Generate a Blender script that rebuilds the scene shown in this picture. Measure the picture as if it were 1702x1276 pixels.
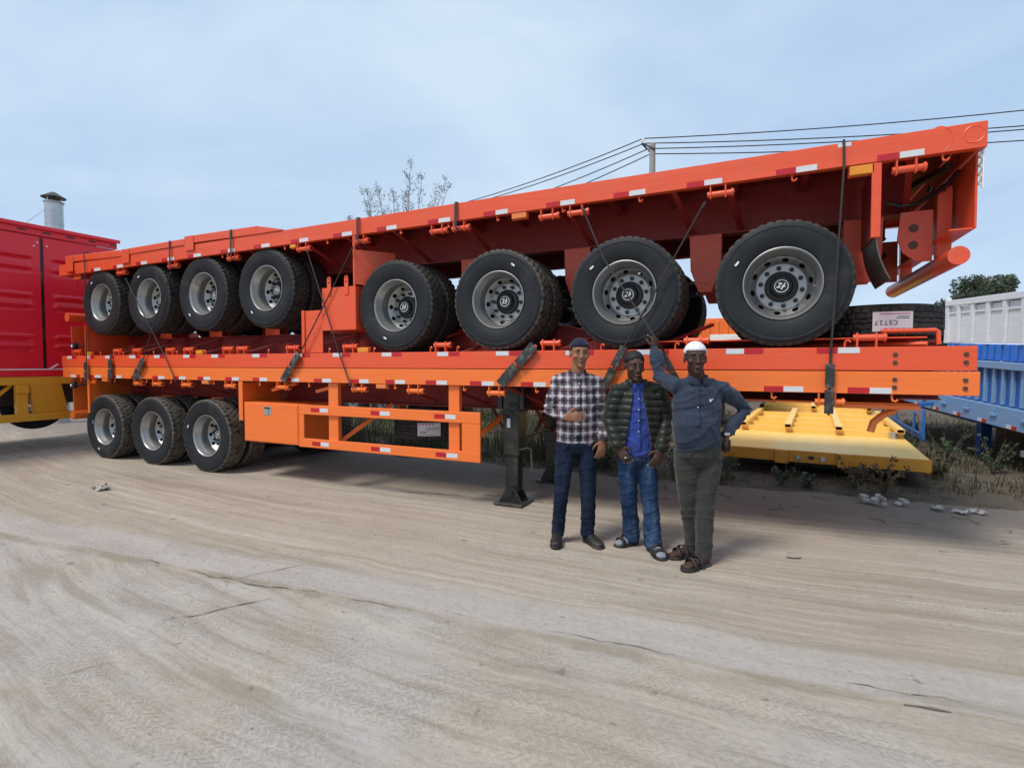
import bpy, bmesh, math, random
import numpy as np
from mathutils import Vector, Matrix, noise
random.seed(3); rng = np.random.default_rng(3)
for o in list(bpy.data.objects): bpy.data.objects.remove(o)
SC = bpy.context.scene; COL = SC.collection
R_ = math.radians
# ------------------------------------------------------------ camera
PSI = R_(25.3)
cam = bpy.data.objects.new('camera', bpy.data.cameras.new('camera')); COL.objects.link(cam)
cam.location = (0, -4.94, 1.57); cam.rotation_euler = (R_(90 - 2.22), 0, PSI)
cam.data.sensor_width = 36; cam.data.lens = 877 / 1702 * 36
cam.data.clip_start = 0.05; cam.data.clip_end = 3000
SC.camera = cam
# ------------------------------------------------------------ sky, sun, exposure
SUN_EL, SUN_AZ = R_(57), R_(205)          # azimuth clockwise from +Y: behind the camera, a little to its left
W = bpy.data.worlds.new('World'); SC.world = W; W.use_nodes = True
nt = W.node_tree; nt.nodes.clear()
def N(t, kind, **kw):
    n = t.nodes.new(kind)
    for k, v in kw.items(): setattr(n, k, v)
    return n
out = N(nt, 'ShaderNodeOutputWorld'); bg = N(nt, 'ShaderNodeBackground'); bg.inputs[1].default_value = 0.1
sky = N(nt, 'ShaderNodeTexSky', sky_type='NISHITA', sun_disc=False)
sky.sun_elevation = SUN_EL; sky.sun_rotation = SUN_AZ; sky.air_density = 1.0; sky.dust_density = 1.5; sky.ozone_density = 2.0
tc = N(nt, 'ShaderNodeTexCoord')
mp = N(nt, 'ShaderNodeMapping'); mp.inputs['Scale'].default_value = (1.0, 1.0, 2.6); mp.inputs['Location'].default_value = (2.7, 0.4, 0.3)
nz = N(nt, 'ShaderNodeTexNoise'); nz.inputs['Scale'].default_value = 1.5; nz.inputs['Detail'].default_value = 5; nz.inputs['Roughness'].default_value = 0.56
nz.inputs['Distortion'].default_value = 0.4
ramp = N(nt, 'ShaderNodeValToRGB')
ramp.color_ramp.elements[0].position = 0.34; ramp.color_ramp.elements[0].color = (4.55, 6.15, 8.4, 1)
ramp.color_ramp.elements[1].position = 0.66; ramp.color_ramp.elements[1].color = (6.7, 8.05, 9.4, 1)
mix = N(nt, 'ShaderNodeMixRGB'); mix.inputs[0].default_value = 0.86
L = nt.links.new
L(tc.outputs['Generated'], mp.inputs[0]); L(mp.outputs[0], nz.inputs[0]); L(nz.outputs[0], ramp.inputs[0])
L(sky.outputs[0], mix.inputs[1]); L(ramp.outputs[0], mix.inputs[2]); L(mix.outputs[0], bg.inputs[0]); L(bg.outputs[0], out.inputs[0])
sun = bpy.data.objects.new('sun', bpy.data.lights.new('sun', 'SUN')); COL.objects.link(sun)
sun.data.energy = 2.7; sun.data.angle = R_(17); sun.data.color = (1, 0.95, 0.88)
sd = Vector((math.sin(SUN_AZ) * math.cos(SUN_EL), math.cos(SUN_AZ) * math.cos(SUN_EL), math.sin(SUN_EL)))
sun.rotation_euler = sd.to_track_quat('Z', 'Y').to_euler(); sun.location = (0, -20, 30)
vs = SC.view_settings; vs.view_transform = 'Standard'; vs.look = 'None'; vs.exposure = 0.15; vs.gamma = 1; vs.use_curve_mapping = False

# ------------------------------------------------------------ materials
def new_mat(name):
    m = bpy.data.materials.new(name); m.use_nodes = True
    t = m.node_tree; b = t.nodes['Principled BSDF']
    return m, t, b
def rgb(c): return (c[0], c[1], c[2], 1)
def mixc(t, fac, a, b, mode='MIX'):
    n = N(t, 'ShaderNodeMixRGB', blend_type=mode)
    for i, v in ((0, fac), (1, a), (2, b)):
        if hasattr(v, 'node'): t.links.new(v, n.inputs[i])
        elif i == 0: n.inputs[0].default_value = v
        else: n.inputs[i].default_value = rgb(v)
    return n.outputs[0]
def math_(t, op, a, b=None, c=None, clamp=False):
    n = N(t, 'ShaderNodeMath', operation=op, use_clamp=clamp)
    for i, v in enumerate((a, b, c)):
        if v is None: continue
        if hasattr(v, 'node'): t.links.new(v, n.inputs[i])
        else: n.inputs[i].default_value = v
    return n.outputs[0]
def noise_(t, vec, scale, detail=4, rough=0.55, dist=0.0):
    n = N(t, 'ShaderNodeTexNoise'); n.inputs['Scale'].default_value = scale; n.inputs['Detail'].default_value = detail
    n.inputs['Roughness'].default_value = rough; n.inputs['Distortion'].default_value = dist
    if vec is not None: t.links.new(vec, n.inputs['Vector'])
    return n.outputs[0]
def coords(t, kind='Object', scale=(1, 1, 1), rot=(0, 0, 0), loc=(0, 0, 0)):
    c = N(t, 'ShaderNodeTexCoord'); m = N(t, 'ShaderNodeMapping')
    m.inputs['Scale'].default_value = scale; m.inputs['Rotation'].default_value = rot; m.inputs['Location'].default_value = loc
    t.links.new(c.outputs[kind], m.inputs[0]); return m.outputs[0]
def smooth(t, v, lo, hi):
    n = N(t, 'ShaderNodeMapRange', interpolation_type='SMOOTHSTEP')
    n.inputs['From Min'].default_value = lo; n.inputs['From Max'].default_value = hi
    t.links.new(v, n.inputs['Value']); return n.outputs[0]
def bump(t, b, h, strength, dist=0.01):
    n = N(t, 'ShaderNodeBump'); n.inputs['Strength'].default_value = strength; n.inputs['Distance'].default_value = dist
    t.links.new(h, n.inputs['Height']); t.links.new(n.outputs[0], b.inputs['Normal']); return n
def plain(name, col, rough=0.6, metal=0.0, var=0.25, scale=8, bmp=0.0, dirt=0.0, dirtcol=(0.25, 0.21, 0.16), spec=0.5):
    m, t, b = new_mat(name); v = coords(t)
    n1 = noise_(t, v, scale, 5)
    c = mixc(t, n1, tuple(x * (1 - var) for x in col), tuple(min(1, x * (1 + var)) for x in col))
    if dirt:
        n2 = noise_(t, v, scale * 0.45, 8, 0.7)
        f = math_(t, 'MULTIPLY', smooth(t, n2, 0.45, 0.72), dirt)
        c = mixc(t, f, c, dirtcol)
    t.links.new(c, b.inputs['Base Color']); b.inputs['Roughness'].default_value = rough; b.inputs['Metallic'].default_value = metal
    b.inputs['Specular IOR Level'].default_value = spec
    if bmp: bump(t, b, noise_(t, v, scale * 12, 3), bmp, 0.003)
    return m
def paint(name, col, rough=0.36, dirt=0.26, streak=0.13, coat=0.2):
    m, t, b = new_mat(name); v = coords(t); vs_ = coords(t, scale=(0.25, 3, 26))
    n1 = noise_(t, vs_, 1.6, 4, 0.6)
    c = mixc(t, n1, tuple(x * (1 - streak) for x in col), tuple(min(1, x * (1 + streak)) for x in col))
    big = noise_(t, v, 1.3, 4, 0.6)
    c = mixc(t, math_(t, 'MULTIPLY', big, 0.10), c, tuple(min(1, x * 1.0 + 0.05) for x in col))
    n2 = noise_(t, v, 5.5, 9, 0.75)
    c = mixc(t, math_(t, 'MULTIPLY', smooth(t, n2, 0.50, 0.75), dirt), c, (0.30, 0.20, 0.13))
    drip = noise_(t, coords(t, scale=(14, 14, 0.9)), 1.0, 4, 0.7)
    c = mixc(t, math_(t, 'MULTIPLY', smooth(t, drip, 0.56, 0.74), dirt * 0.9), c, (0.34, 0.20, 0.12))
    t.links.new(c, b.inputs['Base Color'])
    r = N(t, 'ShaderNodeMapRange'); r.inputs['To Min'].default_value = rough - 0.06; r.inputs['To Max'].default_value = rough + 0.20
    t.links.new(noise_(t, v, 9, 6, 0.7), r.inputs['Value']); t.links.new(r.outputs[0], b.inputs['Roughness'])
    b.inputs['Coat Weight'].default_value = coat; b.inputs['Coat Roughness'].default_value = 0.25
    bump(t, b, math_(t, 'ADD', noise_(t, coords(t, scale=(0.8, 1, 5)), 2.0, 3), math_(t, 'MULTIPLY', noise_(t, v, 90, 3), 0.07)), 0.22, 0.02)
    return m
M = {}
M['orange'] = paint('orange paint', (0.84, 0.165, 0.020))
M['red_orange'] = paint('red orange paint', (0.74, 0.080, 0.018))
M['red_orange2'] = paint('upper red orange paint', (0.72, 0.076, 0.018))
M['oxide'] = paint('oxide red frame paint', (0.26, 0.015, 0.010), 0.5, 0.1, 0.1, 0.0)  # frame orange darkened to maroon: the shade beneath the decks painted into the colour
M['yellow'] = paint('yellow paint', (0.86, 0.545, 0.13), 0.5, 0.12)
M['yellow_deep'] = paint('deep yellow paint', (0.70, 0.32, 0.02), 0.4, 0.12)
M['crimson'] = paint('crimson paint', (0.70, 0.006, 0.026), 0.32, 0.05, 0.05)
M['blue'] = paint('blue paint', (0.014, 0.115, 0.40), 0.42, 0.15)
M['blue_bright'] = paint('bright blue paint', (0.010, 0.16, 0.60), 0.42, 0.10)
M['greyblue'] = paint('grey blue paint', (0.16, 0.31, 0.54), 0.5, 0.2)
M['white_paint'] = paint('white paint', (0.66, 0.70, 0.76), 0.5, 0.10)
M['black_paint'] = plain('black paint', (0.012, 0.012, 0.013), 0.33, 0, 0.3, 6, 0.05, 0.25)
M['dark_steel'] = plain('dark steel', (0.05, 0.045, 0.045), 0.5, 0.5, 0.3, 10, 0.1, 0.3)
M['galv'] = plain('galvanised steel', (0.50, 0.52, 0.54), 0.38, 0.85, 0.2, 5, 0.05, 0.2)
M['rim'] = plain('silver rim paint', (0.37, 0.365, 0.355), 0.36, 0.75, 0.06, 6, 0.03, 0.06)
M['hub'] = plain('black hub enamel', (0.009, 0.009, 0.010), 0.35, 0, 0.2, 12)
M['red_tape'] = plain('red reflective tape', (0.46, 0.008, 0.016), 0.3, 0, 0.15, 30, 0.1)
M['white_tape'] = plain('white reflective tape', (0.60, 0.62, 0.64), 0.3, 0, 0.1, 40, 0.1)
M['amber'] = plain('amber lamp plastic', (0.75, 0.26, 0.02), 0.2, 0, 0.25, 40, 0.2)
M['amber_dull'] = plain('painted over lamp', (0.72, 0.20, 0.05), 0.4, 0, 0.2, 40, 0.2)
M['white'] = plain('white plastic', (0.78, 0.78, 0.76), 0.5, 0, 0.08, 20)
M['chrome'] = plain('chrome latch', (0.6, 0.6, 0.58), 0.2, 1.0, 0.2, 20)
M['flap'] = plain('rubber flap', (0.10, 0.095, 0.09), 0.6, 0, 0.3, 6, 0.1, 0.4)
M['cable'] = plain('steel cable', (0.035, 0.03, 0.028), 0.6, 0.3, 0.3, 30)
M['sleeve'] = plain('black rubber sleeve', (0.022, 0.022, 0.022), 0.6, 0, 0.4, 30, 0.3, 0.5, (0.3, 0.28, 0.25))
M['concrete_post'] = plain('pole concrete', (0.30, 0.29, 0.27), 0.9, 0, 0.2, 6, 0.2)
M['green'] = plain('green paint', (0.02, 0.30, 0.03), 0.4, 0, 0.2, 10)
M['rust'] = plain('rusty red steel', (0.22, 0.05, 0.03), 0.7, 0, 0.4, 6, 0.2, 0.5)
M['label_paper'] = plain('label paper', (0.74, 0.72, 0.74), 0.5, 0, 0.06, 20, 0.1)
M['pink_print'] = plain('magenta print', (0.55, 0.12, 0.28), 0.5)
M['black_print'] = plain('black print', (0.02, 0.02, 0.025), 0.5)
M['red_print'] = plain('red print', (0.55, 0.04, 0.03), 0.5)
M['bolt'] = plain('bolt steel', (0.10, 0.05, 0.04), 0.5, 0.4)

def tyre_mat(name, dust):
    m, t, b = new_mat(name); v = coords(t)
    sx = N(t, 'ShaderNodeSeparateXYZ'); t.links.new(v, sx.inputs[0])
    r = math_(t, 'SQRT', math_(t, 'ADD', math_(t, 'POWER', sx.outputs[0], 2), math_(t, 'POWER', sx.outputs[2], 2)))
    base = mixc(t, noise_(t, v, 7, 5), (0.011, 0.0125, 0.015), (0.023, 0.025, 0.029))
    ang_ = math_(t, 'ARCTAN2', sx.outputs[2], sx.outputs[0]); cl = N(t, 'ShaderNodeCombineXYZ'); t.links.new(math_(t, 'MULTIPLY', ang_, 34), cl.inputs[0]); t.links.new(math_(t, 'MULTIPLY', r, 70), cl.inputs[1])
    letters = math_(t, 'MULTIPLY', math_(t, 'MULTIPLY', smooth(t, noise_(t, cl.outputs[0], 1.0, 1, 0.3), 0.50, 0.54), math_(t, 'MULTIPLY', smooth(t, r, 0.402, 0.405), math_(t, 'SUBTRACT', 1.0, smooth(t, r, 0.437, 0.440)))), smooth(t, math_(t, 'SINE', math_(t, 'MULTIPLY', ang_, 3.0)), 0.05, 0.1))
    rings = N(t, 'ShaderNodeMath', operation='SINE'); t.links.new(math_(t, 'MULTIPLY', r, 260), rings.inputs[0])
    base = mixc(t, math_(t, 'MULTIPLY', smooth(t, noise_(t, v, 3.5, 8, 0.7), 0.50, 0.8), 0.22), base, (0.13, 0.115, 0.10))
    tread = smooth(t, r, 0.492, 0.515)
    nd = smooth(t, noise_(t, v, 16, 7, 0.7), 0.30, 0.62)
    c = mixc(t, math_(t, 'MULTIPLY', math_(t, 'MULTIPLY', tread, nd), dust), base, (0.20, 0.165, 0.125))
    t.links.new(c, b.inputs['Base Color']); b.inputs['Roughness'].default_value = 0.62; b.inputs['Specular IOR Level'].default_value = 0.22
    h = math_(t, 'ADD', math_(t, 'MULTIPLY', rings.outputs[0], 0.16), math_(t, 'ADD', math_(t, 'MULTIPLY', noise_(t, v, 60, 4), 0.5), math_(t, 'MULTIPLY', letters, 0.9)))
    bump(t, b, h, 0.26, 0.006); return m
M['tyre'] = tyre_mat('tyre rubber', 0.22)
M['tyre_dusty'] = tyre_mat('dusty tyre rubber', 0.72)
M['tyre_muddy'] = tyre_mat('muddy tyre rubber', 0.55)

# ------------------------------------------------------------ mesh helpers
def tag(o, label=None, cat=None, group=None, kind=None):
    if label: o['label'] = label
    if cat: o['category'] = cat
    if group: o['group'] = group
    if kind: o['kind'] = kind
    return o
def empty(name, loc=(0, 0, 0), rot=(0, 0, 0), parent=None):
    o = bpy.data.objects.new(name, None); o.empty_display_size = 0.1; COL.objects.link(o)
    o.location = loc; o.rotation_euler = rot
    if parent: o.parent = parent
    return o
def link(name, me, parent=None, loc=None, rot=None):
    o = bpy.data.objects.new(name, me); COL.objects.link(o)
    if parent: o.parent = parent
    if loc is not None: o.location = loc
    if rot is not None: o.rotation_euler = rot
    return o
class MB:
    def __init__(s): s.v = []; s.f = []
    def add(s, vs, fs):
        k = len(s.v); s.v += [tuple(p) for p in vs]; s.f += [tuple(i + k for i in f) for f in fs]; return s
    def box(s, x0, x1, y0, y1, z0, z1):
        return s.hexa([(x0, y0, z0), (x1, y0, z0), (x1, y1, z0), (x0, y1, z0), (x0, y0, z1), (x1, y0, z1), (x1, y1, z1), (x0, y1, z1)])
    def hexa(s, p): return s.add(p, [(0, 3, 2, 1), (4, 5, 6, 7), (0, 1, 5, 4), (1, 2, 6, 5), (2, 3, 7, 6), (3, 0, 4, 7)])
    def prism(s, poly, a0, a1, axis='x'):
        n = len(poly)
        def P(u, v, a): return {'x': (a, u, v), 'y': (u, a, v), 'z': (u, v, a)}[axis]
        vs = [P(u, v, a0) for u, v in poly] + [P(u, v, a1) for u, v in poly]
        return s.add(vs, [tuple(range(n)), tuple(range(2 * n - 1, n - 1, -1))] + [(i, (i + 1) % n, n + (i + 1) % n, n + i) for i in range(n)])
    def tube(s, pts, r, n=8, cap=True):
        pts = [Vector(p) for p in pts]; rs = r if isinstance(r, (list, tuple)) else [r] * len(pts)
        vs = []; prev = None
        for i, p in enumerate(pts):
            t = (pts[min(i + 1, len(pts) - 1)] - pts[max(i - 1, 0)]).normalized()
            if prev is None:
                a = Vector((0, 0, 1)) if abs(t.z) < 0.9 else Vector((1, 0, 0))
                u = t.cross(a).normalized()
            else: u = (prev - t * prev.dot(t)).normalized()
            prev = u; w = t.cross(u)
            vs += [p + (u * math.cos(2 * math.pi * k / n) + w * math.sin(2 * math.pi * k / n)) * rs[i] for k in range(n)]
        fs = [(i * n + k, i * n + (k + 1) % n, (i + 1) * n + (k + 1) % n, (i + 1) * n + k) for i in range(len(pts) - 1) for k in range(n)]
        if cap: fs += [tuple(range(n - 1, -1, -1)), tuple(range((len(pts) - 1) * n, len(pts) * n))]
        return s.add(vs, fs)
    def bar(s, p0, p1, w, h, up=(0, 0, 1)):
        p0 = Vector(p0); p1 = Vector(p1); t = (p1 - p0).normalized(); u = t.cross(Vector(up)).normalized(); w_ = u.cross(t)
        a = u * w / 2; b = w_ * h / 2
        return s.hexa([p0 - a - b, p1 - a - b, p1 + a - b, p0 + a - b, p0 - a + b, p1 - a + b, p1 + a + b, p0 + a + b])
    def lathe(s, prof, n=32, axis='y', closed=False, c=(0, 0, 0)):
        vs = []
        for r, h in prof:
            for k in range(n):
                a = 2 * math.pi * k / n; x, z = r * math.cos(a), r * math.sin(a)
                vs.append({'y': (c[0] + x, c[1] + h, c[2] + z), 'z': (c[0] + x, c[1] + z, c[2] + h), 'x': (c[0] + h, c[1] + x, c[2] + z)}[axis])
        m = len(prof); fs = []
        for i in range(m if closed else m - 1):
            j = (i + 1) % m
            fs += [(i * n + k, i * n + (k + 1) % n, j * n + (k + 1) % n, j * n + k) for k in range(n)]
        return s.add(vs, fs)
    def ball(s, c, r, n=10, m=8):
        rx, ry, rz = r if isinstance(r, (tuple, list)) else (r, r, r)
        vs = [(c[0], c[1], c[2] - rz)]
        for i in range(1, m):
            a = -math.pi / 2 + math.pi * i / m
            vs += [(c[0] + rx * math.cos(a) * math.cos(2 * math.pi * k / n), c[1] + ry * math.cos(a) * math.sin(2 * math.pi * k / n), c[2] + rz * math.sin(a)) for k in range(n)]
        vs.append((c[0], c[1], c[2] + rz)); e = len(vs) - 1
        fs = [(0, 1 + (k + 1) % n, 1 + k) for k in range(n)]
        for i in range(m - 2): fs += [(1 + i * n + k, 1 + i * n + (k + 1) % n, 1 + (i + 1) * n + (k + 1) % n, 1 + (i + 1) * n + k) for k in range(n)]
        b = 1 + (m - 2) * n; fs += [(b + k, b + (k + 1) % n, e) for k in range(n)]
        return s.add(vs, fs)
    def loft(s, pts, rads, n=14, side=(1, 0, 0)):
        """closed tube with elliptic sections and rounded ends"""
        P = [Vector(p) for p in pts]; Rr = [(r, r) if not isinstance(r, tuple) else r for r in rads]
        rings = []
        for i in range(len(P)):
            t = (P[min(i + 1, len(P) - 1)] - P[max(i - 1, 0)]).normalized(); rings.append((P[i], t, Rr[i]))
        p, t, r = rings[0]; k = min(r) * 0.7
        first = [(p - t * k, t, (r[0] * 0.15, r[1] * 0.15)), (p - t * k * 0.75, t, (r[0] * 0.68, r[1] * 0.68))]
        p, t, r = rings[-1]; k = min(r) * 0.7
        last = [(p + t * k * 0.75, t, (r[0] * 0.68, r[1] * 0.68)), (p + t * k, t, (r[0] * 0.15, r[1] * 0.15))]
        rings = first + rings + last
        sd_ = Vector(side); vs = []
        for p, t, (a, b) in rings:
            u = sd_ - t * sd_.dot(t)
            if u.length < 1e-3: u = Vector((0, 1, 0)) - t * t.y
            u.normalize(); w = t.cross(u)
            vs += [p + u * (a * math.cos(2 * math.pi * q / n)) + w * (b * math.sin(2 * math.pi * q / n)) for q in range(n)]
        m = len(rings)
        fs = [(i * n + q, i * n + (q + 1) % n, (i + 1) * n + (q + 1) % n, (i + 1) * n + q) for i in range(m - 1) for q in range(n)]
        fs += [tuple(range(n - 1, -1, -1)), tuple(range((m - 1) * n, m * n))]
        return s.add(vs, fs)
    def mesh(s, name, mat, flat=False, angle=35, recalc=True, bevel=0):
        me = bpy.data.meshes.new(name); me.from_pydata(s.v, [], s.f)
        if recalc or bevel:
            bm = bmesh.new(); bm.from_mesh(me)
            bmesh.ops.recalc_face_normals(bm, faces=bm.faces)
            if bevel:
                es = [e for e in bm.edges if len(e.link_faces) == 2 and e.calc_face_angle(0) > 0.6]
                bmesh.ops.bevel(bm, geom=es, offset=bevel, segments=1, affect='EDGES', profile=0.5, clamp_overlap=True)
            bm.to_mesh(me); bm.free()
        me.materials.append(mat)
        if not flat:
            me.polygons.foreach_set('use_smooth', [True] * len(me.polygons)); me.set_sharp_from_angle(angle=R_(angle))
        return me
    def build(s, name, mat, parent=None, loc=None, rot=None, **kw):
        return link(name, s.mesh(name, M[mat] if isinstance(mat, str) else mat, **kw), parent, loc, rot)
def text(name, body, size, mat, parent, loc, rot, ext=0.001):
    cu = bpy.data.curves.new(name, 'FONT'); cu.body = body; cu.size = size; cu.extrude = ext; cu.align_x = 'CENTER'; cu.align_y = 'CENTER'
    cu.materials.append(M[mat]); t_ = bpy.data.objects.new(name, cu); COL.objects.link(t_)
    me = bpy.data.meshes.new_from_object(t_.evaluated_get(bpy.context.evaluated_depsgraph_get())); bpy.data.objects.remove(t_)
    return link(name, me, parent, loc, rot)
def sstep(x, a, b):
    t = np.clip((x - a) / (b - a), 0, 1); return t * t * (3 - 2 * t)
def fnoise(x, y, seed=0, octaves=4):
    """cheap value noise on arrays"""
    r = np.random.default_rng(seed); T = r.random((256, 256)); o = np.zeros_like(x); amp = 1.0; tot = 0
    for k in range(octaves):
        xi = np.floor(x).astype(int); yi = np.floor(y).astype(int); fx = x - xi; fy = y - yi
        fx = fx * fx * (3 - 2 * fx); fy = fy * fy * (3 - 2 * fy)
        g = lambda a, b: T[(a) % 256, (b) % 256]
        o += amp * ((g(xi, yi) * (1 - fx) + g(xi + 1, yi) * fx) * (1 - fy) + (g(xi, yi + 1) * (1 - fx) + g(xi + 1, yi + 1) * fx) * fy)
        tot += amp; amp *= 0.5; x = x * 2.03 + 17.3; y = y * 2.03 + 5.1
    return o / tot
def grid(name, xs, ys, zf, mat):
    X, Y = np.meshgrid(xs, ys); Z = zf(X, Y); nx, ny = len(xs), len(ys)
    co = np.stack([X, Y, Z], -1).reshape(-1, 3).astype(np.float32)
    i = np.arange(nx * ny).reshape(ny, nx); q = np.stack([i[:-1, :-1], i[:-1, 1:], i[1:, 1:], i[1:, :-1]], -1).reshape(-1, 4)
    return fast_mesh(name, co, q, mat, True)
def fast_mesh(name, co, faces, mat, smooth_=False):
    me = bpy.data.meshes.new(name); k = faces.shape[1]; me.vertices.add(len(co)); me.vertices.foreach_set('co', co.astype(np.float32).ravel())
    me.loops.add(faces.size); me.loops.foreach_set('vertex_index', faces.ravel().astype(np.int32))
    me.polygons.add(len(faces)); me.polygons.foreach_set('loop_start', np.arange(len(faces), dtype=np.int32) * k)
    try: me.polygons.foreach_set('loop_total', np.full(len(faces), k, dtype=np.int32))
    except Exception: pass
    if smooth_: me.polygons.foreach_set('use_smooth', np.ones(len(faces), dtype=bool))
    me.update(); me.validate()
    me.materials.append(M[mat] if isinstance(mat, str) else mat); return me
def vcol(me, cols):
    """per-vertex own colour of the pieces (leaf, blade)"""
    a = me.color_attributes.new('own', 'FLOAT_COLOR', 'POINT')
    c = np.ones((len(cols), 4), np.float32); c[:, :3] = cols; a.data.foreach_set('color', c.ravel())
def leaf_mat(name, rough=0.65, trans=0.25):
    m, t, b = new_mat(name); a = N(t, 'ShaderNodeVertexColor'); a.layer_name = 'own'
    t.links.new(a.outputs[0], b.inputs['Base Color']); b.inputs['Roughness'].default_value = rough
    b.inputs['Specular IOR Level'].default_value = 0.25
    tr = N(t, 'ShaderNodeBsdfTranslucent'); t.links.new(a.outputs[0], tr.inputs[0]); mx = N(t, 'ShaderNodeMixShader'); mx.inputs[0].default_value = trans
    t.links.new(b.outputs[0], mx.inputs[1]); t.links.new(tr.outputs[0], mx.inputs[2])
    t.links.new(mx.outputs[0], t.nodes['Material Output'].inputs[0]); return m
M['leaf'] = leaf_mat('leaves'); M['grass'] = leaf_mat('grass blades')
M['twig'] = plain('pale twig bark', (0.21, 0.215, 0.21), 0.9)
M['bark'] = plain('bark', (0.10, 0.085, 0.07), 0.9, 0, 0.3, 12, 0.3)

# ------------------------------------------------------------ ground
def ground_mat():
    m, t, b = new_mat('dusty concrete'); g = coords(t)
    sx = N(t, 'ShaderNodeSeparateXYZ'); t.links.new(g, sx.inputs[0]); x, y = sx.outputs[0], sx.outputs[1]
    warp = math_(t, 'MULTIPLY', math_(t, 'SUBTRACT', noise_(t, coords(t, scale=(0.5, 0.5, 1)), 1.0, 3, 0.55), 0.5), 0.34)
    def arc(x0, k): return math_(t, 'ADD', math_(t, 'SUBTRACT', y, math_(t, 'MULTIPLY', math_(t, 'POWER', math_(t, 'ABSOLUTE', math_(t, 'ADD', x, x0)), 2.0), k)), warp)
    def streak(q, kx, ky, det, seed, rough=0.62, dist=0.0):
        cx = N(t, 'ShaderNodeCombineXYZ'); t.links.new(math_(t, 'MULTIPLY', x, kx), cx.inputs[0]); t.links.new(math_(t, 'MULTIPLY', q, ky), cx.inputs[1]); cx.inputs[2].default_value = seed
        return noise_(t, cx.outputs[0], 1.0, det, rough, dist)
    def fmix(f, a, c_):
        n = N(t, 'ShaderNodeMix'); n.data_type = 'FLOAT'; t.links.new(f, n.inputs[0]); t.links.new(a, n.inputs[2]); t.links.new(c_, n.inputs[3]); return n.outputs[0]
    q1, q2 = arc(3.2, 0.0115), arc(1.0, 0.025)                 # wheel tracks along the stack; tracks turning in from the west
    dj = math_(t, 'SUBTRACT', y, math_(t, 'ADD', math_(t, 'MULTIPLY', x, 0.085), -2.03))   # distance from the slab joint
    low = math_(t, 'SUBTRACT', 1.0, smooth(t, dj, -0.08, 0.04))
    a1 = fmix(low, streak(q1, 0.22, 2.2, 5, 1.0, 0.6, 0.2), streak(q2, 0.35, 2.6, 5, 2.0, 0.6, 0.3))
    sm = fmix(low, streak(q1, 0.35, 13, 7, 4.0, 0.68, 0.25), streak(q2, 0.7, 10, 7, 6.0, 0.70, 0.4))
    s3 = fmix(low, streak(q1, 0.8, 40, 5, 9.0, 0.7, 0.3), streak(q2, 1.6, 30, 5, 12.0, 0.72, 0.6))
    blot = noise_(t, g, 0.7, 7, 0.62, 0.5); mid = noise_(t, g, 5.0, 7, 0.7, 0.4); fine = noise_(t, g, 26, 8, 0.75); grain = noise_(t, g, 90, 4, 0.7)
    beige, lilac, brown, light = (0.405, 0.345, 0.280), (0.430, 0.397, 0.372), (0.262, 0.218, 0.165), (0.500, 0.442, 0.365)
    strip = math_(t, 'MULTIPLY', smooth(t, dj, -0.02, 0.02), math_(t, 'SUBTRACT', 1.0, smooth(t, math_(t, 'ADD', dj, warp), 0.28, 0.50)))
    c = mixc(t, smooth(t, blot, 0.40, 0.62), beige, (0.385, 0.325, 0.262))
    c = mixc(t, math_(t, 'MULTIPLY', low, smooth(t, blot, 0.36, 0.60)), c, lilac)
    c = mixc(t, math_(t, 'MULTIPLY', strip, 0.85), c, lilac)
    c = mixc(t, math_(t, 'MULTIPLY', smooth(t, a1, 0.53, 0.66), 0.62), c, brown)
    c = mixc(t, math_(t, 'MULTIPLY', smooth(t, math_(t, 'SUBTRACT', 1.0, a1), 0.54, 0.68), 0.45), c, (0.470, 0.415, 0.350))
    quiet = math_(t, 'SUBTRACT', 1.0, math_(t, 'MULTIPLY', strip, 0.75))
    c = mixc(t, math_(t, 'MULTIPLY', math_(t, 'MULTIPLY', smooth(t, sm, 0.50, 0.64), 0.62), quiet), c, light)
    c = mixc(t, math_(t, 'MULTIPLY', math_(t, 'MULTIPLY', smooth(t, math_(t, 'SUBTRACT', 1.0, sm), 0.51, 0.65), 0.58), quiet), c, (0.290, 0.238, 0.172))
    c = mixc(t, math_(t, 'MULTIPLY', math_(t, 'MULTIPLY', smooth(t, s3, 0.51, 0.68), 0.40), quiet), c, (0.300, 0.250, 0.188))
    c = mixc(t, math_(t, 'MULTIPLY', smooth(t, mid, 0.46, 0.68), 0.22), c, (0.270, 0.230, 0.185))
    c = mixc(t, math_(t, 'MULTIPLY', smooth(t, fine, 0.44, 0.70), 0.34), c, (0.245, 0.205, 0.160))
    c = mixc(t, math_(t, 'MULTIPLY', smooth(t, grain, 0.55, 0.75), 0.35), c, (0.54, 0.49, 0.43))
    # dirt collected along the joint
    jd = math_(t, 'ABSOLUTE', math_(t, 'ADD', dj, math_(t, 'ADD', 0.05, math_(t, 'MULTIPLY', math_(t, 'SUBTRACT', mid, 0.5), 0.12))))
    jm = math_(t, 'MULTIPLY', math_(t, 'SUBTRACT', 1.0, smooth(t, jd, 0.02, 0.085)), smooth(t, noise_(t, coords(t, loc=(3, 8, 0)), 1.2, 3, 0.6), 0.42, 0.60))
    c = mixc(t, math_(t, 'MULTIPLY', jm, 0.55), c, (0.215, 0.185, 0.125))
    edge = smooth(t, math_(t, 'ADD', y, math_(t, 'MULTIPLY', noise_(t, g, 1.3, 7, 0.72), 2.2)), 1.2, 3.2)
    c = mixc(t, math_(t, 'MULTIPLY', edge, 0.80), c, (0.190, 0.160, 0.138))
    spots = smooth(t, noise_(t, g, 6.0, 4, 0.55), 0.665, 0.73)
    c = mixc(t, math_(t, 'MULTIPLY', spots, 0.55), c, (0.13, 0.115, 0.10))
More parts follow.
